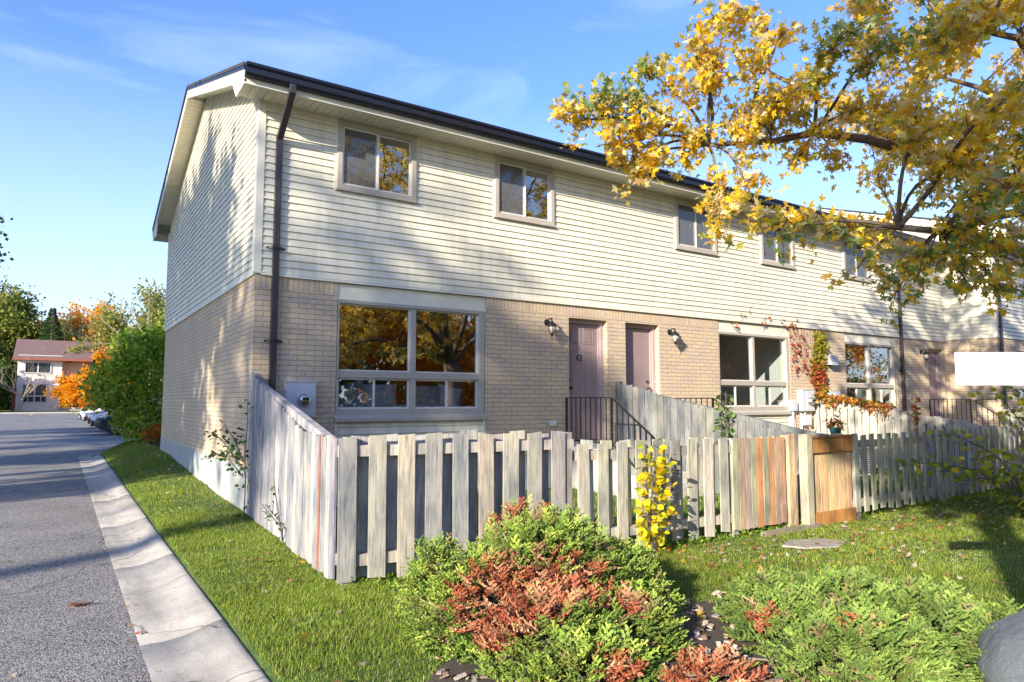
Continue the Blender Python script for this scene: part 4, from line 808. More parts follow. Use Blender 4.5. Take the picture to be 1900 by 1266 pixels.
for q in list(nodes):
    if q.x < 6.4 and 3.5 < q.z < 5.5:
        for _ in range(2): grow(q + Vector((r_.uniform(-0.5, 0.3), r_.uniform(-0.35, 0.35), r_.uniform(-0.3, 0.45))), 0.9)
# the mass of crown right of the arms and above the frame
C0 = Vector((-2.13, -9.47, 1.47))
nv = 0; gx = random.Random(5)
while nv < 520:
    p = Vector((gx.uniform(2.6, 11), gx.uniform(-11.5, -3.2), gx.uniform(2.5, 10.3)))
    e = ((p.x-7.0)/4.9)**2 + ((p.y+7.3)/4.3)**2 + ((p.z-6.3)/4.0)**2
    if e > 1 or e < 0.12: continue
    v = p-C0; a = math.degrees(math.atan2(v.y, v.x)); px = 950 + 1273*math.tan(R(56.5-a)); pz = 745-1268*v.z/(v.x*math.cos(A)+v.y*math.sin(A))
    if px < 1620 and pz > -60 and a > 10: continue     # sky stays open between the arms
    if px < 1900 and pz > 330 + 0.0*px and gx.random() < 0.75: continue
    if px < 1900 and pz > 520: continue
    nodes_n = min(nodes, key=lambda q: (q-p).length)
    if (nodes_n-p).length > 2.6: continue
    grow(p, 0.55, along=0.75); nv += 1
    if gx.random() < 0.5: nodes.append(p)
TM.mb.build('trunk', plain('maple_bark', (0.13, 0.095, 0.085), 0.9, var=0.4, scale=14, bmp=0.6), mt, smooth=True)
cp_ = np.array(cl_p); cd_ = np.array(cl_d); K = 6; cp_ = np.repeat(cp_, K, 0) + rng.normal(size=(len(cp_)*K, 3))*0.045; cd_ = np.repeat(cd_, K, 0); n = len(cp_)
D = cd_*0.5 + rng.normal(size=(n, 3))*0.75 + np.array([0, 0, -0.25]); big = np.sin(cp_[:, 0]*2.3+1)*np.sin(cp_[:, 1]*2.1)*np.sin(cp_[:, 2]*2.6)
C = pal(n, [(0.88, 0.60, 0.04), (0.80, 0.42, 0.03), (0.62, 0.56, 0.07), (0.82, 0.70, 0.36), (0.32, 0.38, 0.09), (0.50, 0.27, 0.09), (0.66, 0.50, 0.28)], [0.44, 0.08, 0.17, 0.21, 0.04, 0.02, 0.04])
g_ = (rng.random(n) < np.clip((big-0.35)*1.6, 0, 0.6)) | ((cp_[:, 2] < 3.0) & (cp_[:, 0] > 2.7) & (rng.random(n) < 0.3)); C[g_] = pal(int(g_.sum()), [(0.20, 0.30, 0.08), (0.30, 0.38, 0.12), (0.34, 0.42, 0.26)], [0.5, 0.3, 0.2])
V, F, C = scatter(STAR, STARF, cp_, D, rng.uniform(0, 6.28, n), rng.uniform(0.038, 0.082, n), C); npmesh('crown', V, F, C, M['leaf'], mt)
print('maple leaves', n)

# ------------------------------------------------------------------ trees out of frame (they shade the road and gable and show in the glass)
for i, (x, y, h, w) in enumerate([(-17, -1.9, 16, 1), (-18, 0.6, 17, 1), (-16.5, 6.5, 15, 1), (-18, 12.5, 15, 1), (-17, 19, 14, 1)]):
    leafy('street_tree', ['yellowing tree across the road, nearest the camera, outside the frame', 'green and yellow tree across the road, second from the camera, outside the frame', 'tall yellow tree across the road level with the gable end', 'tall tree across the road beyond the gable end', 'tall tree across the road beside the parking lot'][i], 'tree', (x, y, 0), h, 8.2 if i < 3 else 7, 0.24, 3, 40+i, YEL+GRN[1:2], [3, 1, 2, 1, 2], (TRI, TRIF), 18 if i < 2 else 11, 0.32, 0.25, group='trees across the road', spread=0.8, limbs=8, up=0.45, first=2.3)
leafy('street_tree', 'very tall thin-leaved tree far across the road, outside the frame', 'tree', (-31, -15.2, 0), 20, 15.5, 0.26, 3, 59, YEL, [3, 1, 2, 1], (TRI, TRIF), 2, 0.55, 0.34, group='trees across the road', spread=0.8, limbs=6, up=0.35, first=1.3)
leafy('street_tree', 'tree left of the road whose twig tips reach into the frame at the left edge', 'tree', (-8.6, 20, 0.1), 10, 4.6, 0.2, 3, 66, GRN, [2, 3, 2, 1], (TRI, TRIF), 16, 0.22, 0.15, group='trees across the road', spread=0.7, limbs=8, up=0.3, first=2.15)
leafy('shadow_caster_tree', 'unseen tree added behind the camera to throw a trunk shadow across the boulder', 'tree', (-6.0, -12.02, 0), 11.5, 6.5, 0.22, 2, 77, YEL, [3, 1, 2, 1], (TRI, TRIF), 10, 0.3, 0.2, first=1.1)  # tree added out of view so its trunk shades boulder and lawn
for i, (x, y, h) in enumerate([(8.5, -16, 10), (14, -17.5, 11), (19.5, -17, 11), (4, -20, 10), (25.5, -18, 12), (31, -19, 12), (37.5, -20, 13), (45, -22, 14)]):
    leafy('garden_tree', ['orange tree mirrored in the big picture window', 'golden tree mirrored at the right of the picture window', 'golden tree behind the camera, far right', 'golden tree behind the camera, in line with the first house', 'golden tree behind the camera, fifth along', 'golden tree behind the camera, sixth along', 'golden tree behind the camera, seventh along', 'golden tree behind the camera, farthest right'][i], 'tree', (x, y, 0), h, 1.6, 0.2, 3, 80+i, ORG+YEL[:3]+GRN[1:2], [4, 5, 2, 3, 2, 1, 1.2], (STAR, STARF) if i < 2 else (TRI, TRIF), 15, 0.32, 0.22, group='golden trees opposite the row', spread=0.8, limbs=7, up=0.35)

hg = empty('added_hedge', (18, -25, 0), 'long leafy screen added opposite the row, behind the golden trees, to darken the mirrored view in the glass', 'added_hedge'); g = np.random.default_rng(90); n = 14000  # added foliage band, keeps pale horizon sky out of the lower pane reflections
P_ = np.stack([g.uniform(-8, 62, n), -25+g.uniform(-0.6, 0.6, n), g.uniform(0, 3.4, n)], 1); V, F, C = scatter(TRI, TRIF, P_, rdirs(n, 0.3, g), g.uniform(0, 6.28, n), g.uniform(0.25, 0.5, n), pal(n, GRN, [2, 2, 1, 2], 0.2, g)); npmesh('foliage', V, F, C, M['leaf'], hg)
hb = MB(); [hb.tube([(x_, -25, -0.1), (x_, -25, 2.6)], [0.06, 0.03], 6) for x_ in range(-7, 62, 2)]; hb.build('stems', M['bark'], hg)
# ------------------------------------------------------------------ background, left
def gz(x, y): return float(ground_h(x, y))
fh = empty('brick_townhouse', (-0.5, 68, 0.6), 'pink brick and white siding house with maroon roof across the parking lot', 'house')
PB = brickmat('pink_brick', (0.70, 0.56, 0.50), (0.76, 0.64, 0.57), (0.7, 0.6, 0.55)); RB = plain('red_brown_trim', (0.30, 0.09, 0.055), 0.7); WS = plain('pinkish_white_siding', (0.78, 0.70, 0.65), 0.6, var=0.05)
YF = 65.0; zb = 0.6; X0 = -5.25; X1 = 12.0
b = MB(); b.quad((X0, YF, zb-0.3), (-1.95, YF, zb-0.3), (-1.95, YF, 5.6), (X0, YF, 5.6)); b.quad((X0, YF+8, zb-0.3), (X0, YF, zb-0.3), (X0, YF, 5.6), (X0, YF+8, 5.6)); b.quad((-1.95, YF, zb-0.3), (-1.95, YF+0.8, zb-0.3), (-1.95, YF+0.8, 5.6), (-1.95, YF, 5.6)); b.quad((X0, YF, 5.6), (X0, YF+8, 5.6), (X0, YF+4.2, 6.9), (X0, YF+4.2, 6.9)); b.build('projecting_wall', WS, fh)
b = MB(); b.quad((-1.95, YF+0.8, zb-0.3), (X1, YF+0.8, zb-0.3), (X1, YF+0.8, 5.6), (-1.95, YF+0.8, 5.6)); b.build('brick_wall', PB, fh)
b = MB(); b.prism([(X0-0.35, YF-0.5, 5.35), (X0-0.35, YF+4.2, 7.3), (X0-0.35, YF+8.6, 5.35), (X0-0.35, YF+8.6, 5.15), (X0-0.35, YF-0.5, 5.15)], (X1-X0+1, 0, 0)); b.build('roof', plain('maroon_shingle', (0.17, 0.10, 0.09), 0.9, var=0.25, scale=5), fh)
b = MB(); b.box(X0-0.38, X1, YF-0.62, YF-0.505, 5.12, 5.30); b.build('gutter', RB, fh)
b = MB(); b.box(0.6, 1.1, YF+1.6, YF+2.0, 6.0, 6.45); b.box(-0.6, -0.4, YF+1.4, YF+1.6, 5.9, 6.2); b.build('roof_vent', M['black'], fh)
for (xa, xb, za, zt, lower) in ((-4.75, -2.75, 3.95, 5.0, 0), (-4.85, -2.95, 1.35, 3.05, 1), (0.2, 1.4, 4.35, 5.1, 0)):
    yy = YF if xb < 0 else YF+0.8; w = sub('window', fh); f = MB(); c = 0.09
    f.box(xa, xa+c, yy-0.06, yy+0.02, za, zt); f.box(xb-c, xb, yy-0.06, yy+0.02, za, zt); f.box(xa+c, xb-c, yy-0.06, yy+0.02, zt-c, zt); f.box(xa+c, xb-c, yy-0.06, yy+0.02, za, za+c); f.box((xa+xb)/2-0.05, (xa+xb)/2+0.05, yy-0.06, yy+0.02, za+c, zt-c)
    if lower: f.box(xa+c, xb-c, yy-0.065, yy+0.02, za+0.55, za+0.65); [f.box(xq-0.03, xq+0.03, yy-0.062, yy+0.02, za+c, za+0.55) for xq in ((xa*3+xb)/4, (xa+xb*3)/4)]
    f.build('window_frame', M['vinyl'], w); g = MB(); g.quad((xa, yy-0.02, za), (xb, yy-0.02, za), (xb, yy-0.02, zt), (xa, yy-0.02, zt)); g.build('pane', plain('far_dark_glass', (0.03, 0.035, 0.04), 0.08, var=0.3), w)
b = MB(); b.box(-1.93, -0.3, YF+0.70, YF+0.79, zb, 3.3); b.box(X0-0.3, X0-0.02, YF-0.05, YF+0.3, zb-0.2, 3.3); b.build('red_brick_panel', RB, fh)
b = MB(); b.box(-1.6, -0.65, YF+0.6, YF+0.69, zb+0.35, 2.85); b.build('door', plain('dark_red_door', (0.16, 0.03, 0.03), 0.4), fh); b = MB(); b.box(-1.45, -0.8, YF+0.55, YF+0.595, zb+1.1, 2.6); b.build('door_window', M['black'], fh)
b = MB(); b.box(-2.0, -0.2, YF-0.7, YF+0.55, zb-0.3, zb+0.32); b.box(-1.9, -0.3, YF-1.0, YF-0.705, zb-0.3, zb+0.15); b.build('front_steps', M['concrete'], fh)
LG = [(0.22, 0.26, 0.05), (0.30, 0.33, 0.07), (0.12, 0.17, 0.03), (0.40, 0.34, 0.05)]
leafy('broadleaf_tree', 'big green yellow tree rising behind the left end of the maroon roof', 'tree', (-9.0, 82, 0.6), 16.0, 3, 0.35, 3, 101, LG, [3, 3, 3, 1], (TRI, TRIF), 40, 0.6, 0.33, 'trees behind the parking lot', limbs=8, up=0.4)
leafy('broadleaf_tree', 'yellow green tree at the left edge beside the pink house', 'tree', (-10.0, 73, 0.6), 9, 0.8, 0.3, 3, 102, LG, [1, 3, 1, 3], (TRI, TRIF), 30, 0.55, 0.32, 'trees behind the parking lot', limbs=8, up=0.3)
leafy('broadleaf_tree', 'golden orange tree rising behind the middle of the maroon roof', 'tree', (0.4, 86, 0.6), 15, 2, 0.3, 3, 103, ORG+YEL[:1], [2, 4, 1, 4], (TRI, TRIF), 40, 0.55, 0.32, 'trees behind the parking lot', limbs=8, up=0.35)
leafy('broadleaf_tree', 'pale olive tree behind the big green bush, next to the gable end', 'tree', (6.3, 70, 0.6), 14.5, 2, 0.3, 3, 104, LG+[(0.45, 0.40, 0.15)], [3, 4, 1, 2, 3], (TRI, TRIF), 36, 0.55, 0.28, 'trees behind the parking lot', limbs=8, up=0.4)
leafy('broadleaf_tree', 'greyish green tree between the golden tree and the olive tree', 'tree', (4.4, 84, 0.6), 15.5, 2, 0.3, 3, 114, [(0.22, 0.22, 0.10), (0.30, 0.28, 0.13), (0.13, 0.15, 0.06)], [3, 3, 2], (TRI, TRIF), 34, 0.55, 0.30, 'trees behind the parking lot', limbs=8, up=0.4)
leafy('bare_tree', 'bare tree with pale twigs above the roof, right of the golden tree', 'tree', (2.0, 78, 0.6), 17, 4.5, 0.26, 4, 105, YEL, [1, 1, 1, 1], (TRI, TRIF), 0, 0.3, 0.1, 'bare trees', limbs=6, up=0.5, bark=M['twig'], kids=3)
leafy('bare_tree', 'tall thin bare tree standing above the big green bush by the gable end', 'tree', (2.2, 34, 0.3), 11.5, 3.8, 0.14, 4, 106, YEL, [1, 1, 1, 1], (TRI, TRIF), 0, 0.3, 0.1, 'bare trees', limbs=4, up=0.8, bark=M['twig'], kids=2)
leafy('bare_tree', 'small bare crooked tree in front of the pink house windows', 'tree', (-4.9, 62.5, 0.6), 6.2, 1.3, 0.13, 4, 107, YEL, [1, 1, 1, 1], (TRI, TRIF), 0, 0.3, 0.1, 'bare trees', limbs=5, up=0.5, bark=M['twig'], kids=3, lean=(0.3, 0))
leafy('orange_shrub', 'bright orange shrub in front of the pink house, right of its red door', 'shrub', (1.0, 62.6, 0.6), 6.2, 0.5, 0.08, 3, 108, ORG+[(0.75, 0.42, 0.02)], [4, 4, 1, 4], (TRI, TRIF), 22, 0.20, 0.16, limbs=8, up=0.45)
leafy('yellow_shrub', 'small yellow green shrub beside the orange shrub', 'shrub', (3.0, 62.4, 0.6), 2.6, 0.3, 0.05, 2, 109, [(0.55, 0.45, 0.03), (0.30, 0.34, 0.04)], [2, 1], (TRI, TRIF), 16, 0.2, 0.18, limbs=7, up=0.4)
leafy('hedge_bush', 'dark green bush at the left edge beside the pink house', 'shrub', (-7.6, 63.5, 0.6), 4.2, 0.3, 0.1, 3, 110, GRN, [2, 3, 1, 4], (TRI, TRIF), 16, 0.3, 0.26, limbs=8, up=0.4)
# conifer
ct = empty('spruce_tree', (-3.0, 76, 0.6), 'dark spruce rising behind the maroon roof, right of the big green tree', 'tree'); tb = MB(); tb.tube([(-3.0, 76, 0.3), (-3, 76, 6), (-3, 76, 11)], [0.25, 0.15, 0.02], 8); tb.build('trunk', M['bark'], ct)
g = np.random.default_rng(3); n = 9000; z = g.uniform(0.05, 1, n)**1.2; rr = (1-z)*3.3+0.08; a = np.floor(g.uniform(0, 6.28, n)*3)/3+g.normal(size=n)*0.12+z*7; q = g.uniform(0.2, 1, n)**0.6; P_ = np.stack([-3+np.cos(a)*rr*q, 76+np.sin(a)*rr*q, 0.6+z*10.6-q*rr*0.28], 1)
D = np.stack([np.cos(a), np.sin(a), np.full(n, -0.25)], 1)+g.normal(size=(n, 3))*0.3; V, F, C = scatter(TRI*[0.35, 1, 1], TRIF, P_, D, g.uniform(0, 6.28, n), g.uniform(0.25, 0.5, n)*(1.15-0.6*z), pal(n, [(0.035, 0.08, 0.025), (0.06, 0.12, 0.035), (0.12, 0.17, 0.05)], [3, 3, 1], 0.2, g)); npmesh('crown', V, F, C, M['leaf'], ct)
# a belt of distant trees closing the horizon
for i, (x, y, h) in enumerate([(-30, 100, 13), (-18, 104, 14), (12, 98, 12), (22, 92, 12), (36, 96, 13), (50, 90, 13)]):
    leafy('broadleaf_tree', ['distant tree far left, hidden behind the nearer trees', 'distant tree at left behind the big green tree', 'distant tree behind the row, hidden by the gable', 'distant tree behind the row, second from the gable', 'distant tree behind the row, third from the gable', 'distant tree behind the row, farthest right'][i], 'tree', (x, y, 0.8), h, 2, 0.3, 2, 120+i, LG+YEL[:1], [3, 3, 2, 1, 1], (TRI, TRIF), 24, 1.0, 0.9, 'distant trees', limbs=9, up=0.4)

# big green bush behind the gable end
bb = empty('green_bush', (0.5, 12.9, 0.2), 'big rounded green leafy bush at the far end of the gable wall', 'bush'); T = Tree(31)
for k in range(11): a = k*0.571; e = 0.85+0.45*math.sin(k*2.1); T.branch((0.5+0.1*math.cos(a), 12.9+0.1*math.sin(a), 0.15), (math.cos(a)*math.cos(e), math.sin(a)*math.cos(e), math.sin(e)), 1.5, 0.035, 2, 0, 0.6, 0.6, 3)
T.mb.build('stems', M['bark'], bb)
g = np.random.default_rng(9); n = 15000; d = rdirs(n, 0.15, g); lump = 1+0.16*np.sin(d[:, 0]*7+1)*np.sin(d[:, 2]*6+2)+0.10*np.sin(d[:, 1]*11)*np.sin(d[:, 2]*13)+0.06*np.sin(d[:, 0]*23)*np.sin(d[:, 2]*19)
q = g.uniform(0.05, 1, n)**0.28; P_ = np.stack([0.5+d[:, 0]*1.95*q*lump, 12.9+d[:, 1]*1.75*q*lump, 2.0+d[:, 2]*1.85*q*lump], 1); k_ = P_[:, 2] > 0.35; P_ = P_[k_]; d = d[k_]; n = len(P_)
V, F, C = scatter(OVAL*[1.25, 1, 1], OVALF, P_, d*0.4+g.normal(size=(n, 3))*0.6+[0, 0, 0.1], g.uniform(0, 6.28, n), g.uniform(0.08, 0.15, n), pal(n, [(0.22, 0.36, 0.03), (0.36, 0.48, 0.05), (0.10, 0.19, 0.02), (0.52, 0.54, 0.08)], [3, 4, 2, 2], 0.2, g)); npmesh('foliage', V, F, C, M['leaf'], bb)
rb = empty('red_shrub', (0.1, 11.3, 0.2), 'small orange red shrub low at the foot of the big green bush', 'shrub'); g = np.random.default_rng(10); n = 260; P_ = np.array([0.15, 11.2, 0.62])+g.normal(size=(n, 3))*[0.22, 0.15, 0.09]
V, F, C = scatter(OVAL, OVALF, P_, rdirs(n, 0.3, g), g.uniform(0, 6, n), g.uniform(0.06, 0.11, n), pal(n, [(0.55, 0.10, 0.01), (0.65, 0.20, 0.02)], [1, 1], 0.2, g)); npmesh('foliage', V, F, C, M['leaf'], rb)
tb = MB(); [tb.tube([(0.15, 11.2, 0.15), (0.15+dx, 11.2, 0.6)], [0.012, 0.004], 4) for dx in (-0.2, -0.05, 0.12, 0.25)]; tb.build('stems', M['bark'], rb)

# ------------------------------------------------------------------ parked cars
def car(x, y, z, paint, label):
    c = empty('parked_car', (x+2.2, y, z), label, 'car', 'cars parked nose out beside the green bush'); hw = 0.88
    prof_ = [(0.02, 0.42), (0.0, 0.62), (0.12, 0.74), (0.95, 0.92), (1.25, 0.97), (1.95, 1.40), (2.5, 1.47), (3.3, 1.42), (3.95, 1.05), (4.35, 0.98), (4.45, 0.75), (4.43, 0.38), (4.2, 0.24), (0.25, 0.22)]
    xs_ = [-1.0, -0.94, -0.6, 0, 0.6, 0.94, 1.0]; V = []; F = []; n = len(prof_)
    for s_ in xs_:
        for (px, pz) in prof_:
            tum = 0.78 if pz > 1.1 else 1.0; inn = 0.06 if abs(s_) > 0.97 else 0; k = s_*hw*(tum if pz > 1.1 else 1) ; cx_ = 2.2+(px-2.2)*(1-0.05*abs(s_)**3-inn*0.3)
            V.append((x+cx_+0.10*abs(s_)**3*(px < 1), y+k, z+(pz-0.03*abs(s_)**2 if pz > .5 else pz)))
    for i in range(len(xs_)-1):
        for j in range(n): F.append((i*n+j, (i+1)*n+j, (i+1)*n+(j+1) % n, i*n+(j+1) % n))
    F.append(tuple(range(n))); F.append(tuple((len(xs_)-1)*n+j for j in range(n))[::-1]); mb = MB(); mb.add(V, F); mb.build('body', paint, c, smooth=False, bevel=0.03)
    gl = MB(); gl.quad((x+1.30, y-0.74, z+1.005), (x+1.30, y+0.74, z+1.005), (x+1.93, y+0.62, z+1.395), (x+1.93, y-0.62, z+1.395))
    for s_ in (-1, 1): gl.quad((x+1.5, y+s_*0.865, z+1.0), (x+3.75, y+s_*0.865, z+1.02), (x+3.25, y+s_*0.705, z+1.38), (x+2.1, y+s_*0.705, z+1.38))
    gl.build('windscreen', GLS, c)
    for s_ in (-1, 1):
        h = MB(); h.box(x-0.0, x+0.16, y+s_*0.62-0.17, y+s_*0.62+0.17, z+0.60, z+0.74); h.build('headlight', HL, c, bevel=0.03)
        for wx in (0.85, 3.55):
            w = MB(); w.lathe([(0.31, -0.1), (0.33, -0.07), (0.33, 0.07), (0.31, 0.1)], (x+wx, y+s_*0.80, z+0.33), 18, 'y'); wo_ = w.build('tyre', M['black'], c, smooth=False); r2_ = MB(); r2_.lathe([(0.19, -0.11), (0.19, 0.11)], (x+wx, y+s_*0.80, z+0.33), 14, 'y'); r2_.build('rim', M['chrome'], wo_)
    g_ = MB(); g_.box(x-0.015, x+0.06, y-0.42, y+0.42, z+0.34, z+0.56); g_.build('grille', M['black'], c, bevel=0.02)
    pz_ = MB(); pz_.box(x-0.03, x-0.016, y-0.15, y+0.15, z+0.42, z+0.5); pz_.build('number_plate', M['white'], c); return c
GLS = plain('car_glass', (0.02, 0.025, 0.03), 0.05); HL = plain('headlight_lens', (0.75, 0.78, 0.8), 0.1)
def paint(n_, c): m = plain(n_, c, 0.25, var=0.02); m.node_tree.nodes['Principled BSDF'].inputs['Coat Weight'].default_value = 0.6; return m
for i, (x, y, c, lb) in enumerate([(-0.95, 23.5, (0.015, 0.02, 0.035), 'black parked car, the nearest of the row beside the green bush'), (-0.95, 26.8, (0.30, 0.36, 0.45), 'silver blue parked car, second from the camera'), (-1.0, 30.2, (0.28, 0.01, 0.02), 'red parked car between the silver one and the white one'), (-1.1, 33.8, (0.75, 0.76, 0.78), 'white parked car, farthest of the row')]):
    car(x, y, float(road_h(0, y)), paint('car_paint', c), lb)

# ------------------------------------------------------------------ junipers
def spray():
    V = []; F = []
    def tri(a, b, c): i = len(V); V.extend([a, b, c]); F.append((i, i+1, i+2))
    rs = random.Random(2)
    def twig(p, d, L_, w, dep):
        d = d.normalized(); s_ = d.cross(Vector((0, 0, 1))); s_ = s_.normalized() if s_.length > 0.01 else Vector((1, 0, 0)); u = s_.cross(d); e = p + d*L_
        tri(p - s_*w, p + s_*w, e); tri(p - u*w, p + u*w, e)
        if dep:
            k = 7
            for i in range(k):
                f = (i+0.5)/k; sg_ = 1 if i % 2 else -1; b = p + d*L_*f; nd = d*0.75 + s_*sg_*0.8 + u*rs.uniform(-0.45, 0.55); twig(b, nd, L_*0.46*(1-0.5*f), w*(1.0 if dep == 2 else 1.25), dep-1)
    twig(Vector((0, 0, 0)), Vector((0, 1, 0.0)), 1.0, 0.03, 2); return np.array([tuple(v) for v in V]), np.array(F)
SPR, SPRF = spray()
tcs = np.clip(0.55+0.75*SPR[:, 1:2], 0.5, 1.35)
def juniper(name, label, base, blobs, nspr, size, seed, red, greens, reds, flat=0.6):
    """blobs: (x,y,z,rx,ry,rz) mounds; sprays stand on their upper surface and arch outward"""
    j = empty(name, base, label, 'juniper bush', 'spreading junipers'); g = np.random.default_rng(seed); B = np.array(blobs); wts = B[:, 3]*B[:, 4]; which = g.choice(len(B), nspr, p=wts/wts.sum()); b = B[which]
    d = rdirs(nspr, 0.45, g); d[:, 2] = np.abs(d[:, 2])*1.0-0.12; d /= np.linalg.norm(d, axis=1, keepdims=True); q = g.uniform(0.4, 1, nspr)**0.35
    P_ = b[:, :3] + d*b[:, 3:6]*q[:, None]; inside = np.zeros(nspr, bool)
    for bb_ in B: inside |= (((P_-bb_[:3])/bb_[3:6])**2).sum(1) < 0.45
    P_[:, 2] = np.maximum(P_[:, 2], ground_h(P_[:, 0], P_[:, 1])+0.02); P_ = P_[~inside]; d = d[~inside]; n = len(P_)
    D = d*[1, 1, flat]+g.normal(size=(n, 3))*0.35+[0, 0, 0.25]; C = pal(n, greens[0], greens[1], 0.22, g); rm = red(P_, g); C *= (0.82+0.34*(np.sin(P_[:, 0:1]*8+2)*np.sin(P_[:, 1:2]*7)*np.sin(P_[:, 2:3]*9+1) > -0.05))*np.array([[1, 1, 1]]); brn = g.random(n) < 0.05; C[brn] = [0.26, 0.20, 0.10]; C[rm] = pal(int(rm.sum()), reds, [1]*len(reds), 0.25, g)
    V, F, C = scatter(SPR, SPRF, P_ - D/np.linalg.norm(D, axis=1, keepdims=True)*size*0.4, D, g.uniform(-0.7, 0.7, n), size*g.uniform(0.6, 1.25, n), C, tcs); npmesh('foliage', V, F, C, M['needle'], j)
    st = MB(); rs = random.Random(seed)
    for k in range(60):
        bb_ = blobs[rs.randrange(len(blobs))]; a = rs.uniform(0, 6.28); e = rs.uniform(0.3, 1.0); p1 = Vector((bb_[0]+bb_[3]*0.95*math.cos(a)*math.cos(e), bb_[1]+bb_[4]*0.95*math.sin(a)*math.cos(e), bb_[2]+bb_[5]*1.02*math.sin(e))); p0 = Vector((base[0]+rs.uniform(-.2, .2), base[1]+rs.uniform(-.2, .2), 0.02))
        st.tube([p0, p0.lerp(p1, 0.5)+Vector((0, 0, -0.05)), p1], [0.014, 0.009, 0.003], 5, cap=False)
    st.build('stems', M['twig'], j); return j
REDS = [(0.42, 0.14, 0.07), (0.50, 0.21, 0.11), (0.33, 0.095, 0.05), (0.52, 0.30, 0.17)]
GR1 = ([(0.20, 0.29, 0.05), (0.29, 0.37, 0.065), (0.12, 0.20, 0.04), (0.37, 0.41, 0.09)], [3, 3, 1.6, 1])
def red1(P_, g):
    k = np.zeros(len(P_), bool)
    for (x, y, z, r) in ((-0.24, -5.95, 0.45, 0.24), (0.0, -6.1, 0.42, 0.34), (0.25, -6.15, 0.36, 0.28), (0.5, -6.15, 0.32, 0.24), (0.85, -5.3, 0.66, 0.17), (1.08, -5.35, 0.58, 0.15), (0.55, -5.35, 0.66, 0.13), (0.72, -6.4, 0.25, 0.12), (0.3, -6.75, 0.1, 0.12)): k |= ((P_-[x, y, z])**2).sum(1) < r*r
    return k & (g.random(len(P_)) < 0.88)
juniper('juniper_bush', 'mounded juniper with rusty dead patches, in front of the picket fence', (0.6, -5.8, 0), [(0.62, -5.75, 0.05, 0.62, 0.55, 0.68), (0.12, -5.78, 0.0, 0.38, 0.42, 0.52), (1.15, -5.75, 0.0, 0.42, 0.45, 0.48), (0.3, -6.25, 0.0, 0.45, 0.38, 0.40), (0.72, -6.35, 0.0, 0.38, 0.32, 0.34), (1.15, -5.92, 0.0, 0.36, 0.28, 0.34), (-0.06, -5.52, 0.1, 0.24, 0.22, 0.5), (0.25, -6.6, -0.02, 0.4, 0.25, 0.26), (0.75, -5.3, 0.2, 0.5, 0.2, 0.52)], 6500, 0.115, 11, red1, GR1, REDS)
GR2 = ([(0.14, 0.215, 0.045), (0.20, 0.275, 0.06), (0.09, 0.15, 0.035)], [3, 3, 1.5])
def red2(P_, g):
    k = np.zeros(len(P_), bool)
    for (x, y, z, r) in ((1.42, -6.75, 0.22, 0.12), (1.55, -6.65, 0.25, 0.10), (0.75, -7.0, 0.1, 0.30), (1.4, -7.4, 0.25, 0.10), (1.72, -6.25, 0.3, 0.07)): k |= ((P_-[x, y, z])**2).sum(1) < r*r
    return k & (g.random(len(P_)) < 0.9)
juniper('juniper_bush', 'low spreading green juniper beside the boulder, at lower right', (1.9, -7.1, 0), [(1.72, -6.9, 0.0, 0.42, 0.45, 0.26), (2.1, -6.9, 0.0, 0.6, 0.5, 0.32), (2.0, -7.4, 0.0, 0.55, 0.45, 0.34), (1.45, -7.4, 0.0, 0.45, 0.4, 0.36), (2.55, -7.15, 0.0, 0.45, 0.4, 0.28), (2.05, -6.42, 0.0, 0.45, 0.25, 0.26), (2.5, -6.65, 0.0, 0.5, 0.3, 0.24), (1.35, -7.55, -0.02, 0.3, 0.3, 0.26), (0.75, -7.0, -0.02, 0.26, 0.2, 0.18), (2.3, -7.75, 0.0, 0.35, 0.3, 0.30)], 5600, 0.115, 12, red2, GR2, REDS, 0.5)

# ------------------------------------------------------------------ small plants
def stem_plant(name, label, cat, base, stems, leaf, lsize, colors, weights, seed, per=12, sp=0.05, stemmat=None):
    p = empty(name, base, label, cat); mb = MB(); r = random.Random(seed); A_ = []; Dd = []
    for path in stems:
        q = [Vector(v) for v in path]; mb.tube(q, [0.009*(1-0.7*i/len(q)) for i in range(len(q))], 5, cap=False)
        for i in range(len(q)-1):
            L_ = (q[i+1]-q[i]).length
            for _ in range(max(2, int(per*L_/0.3))):
                b = q[i].lerp(q[i+1], r.random()); d = Vector((r.uniform(-1, 1), r.uniform(-1, 1), r.uniform(-0.3, 0.6))).normalized(); e = b + d*sp*r.uniform(0.4, 1.6)
                mb.tube([b, e], [0.002, 0.0012], 3, cap=False); A_.append(tuple(e)); Dd.append(tuple(d+Vector((0, 0, -0.2))))
    mb.build('stems', stemmat or M['bark'], p); P_ = np.array(A_); D = np.array(Dd); n = len(P_); g = np.random.default_rng(seed)
    V, F, C = scatter(leaf[0], leaf[1], P_, D+g.normal(size=(n, 3))*0.35, g.uniform(0, 6.28, n), lsize*g.uniform(0.6, 1.25, n), pal(n, colors, weights, 0.2, g)); npmesh('foliage', V, F, C, M['leaf'], p); return p
YW = [(0.72, 0.62, 0.02), (0.66, 0.66, 0.03), (0.75, 0.50, 0.02)]
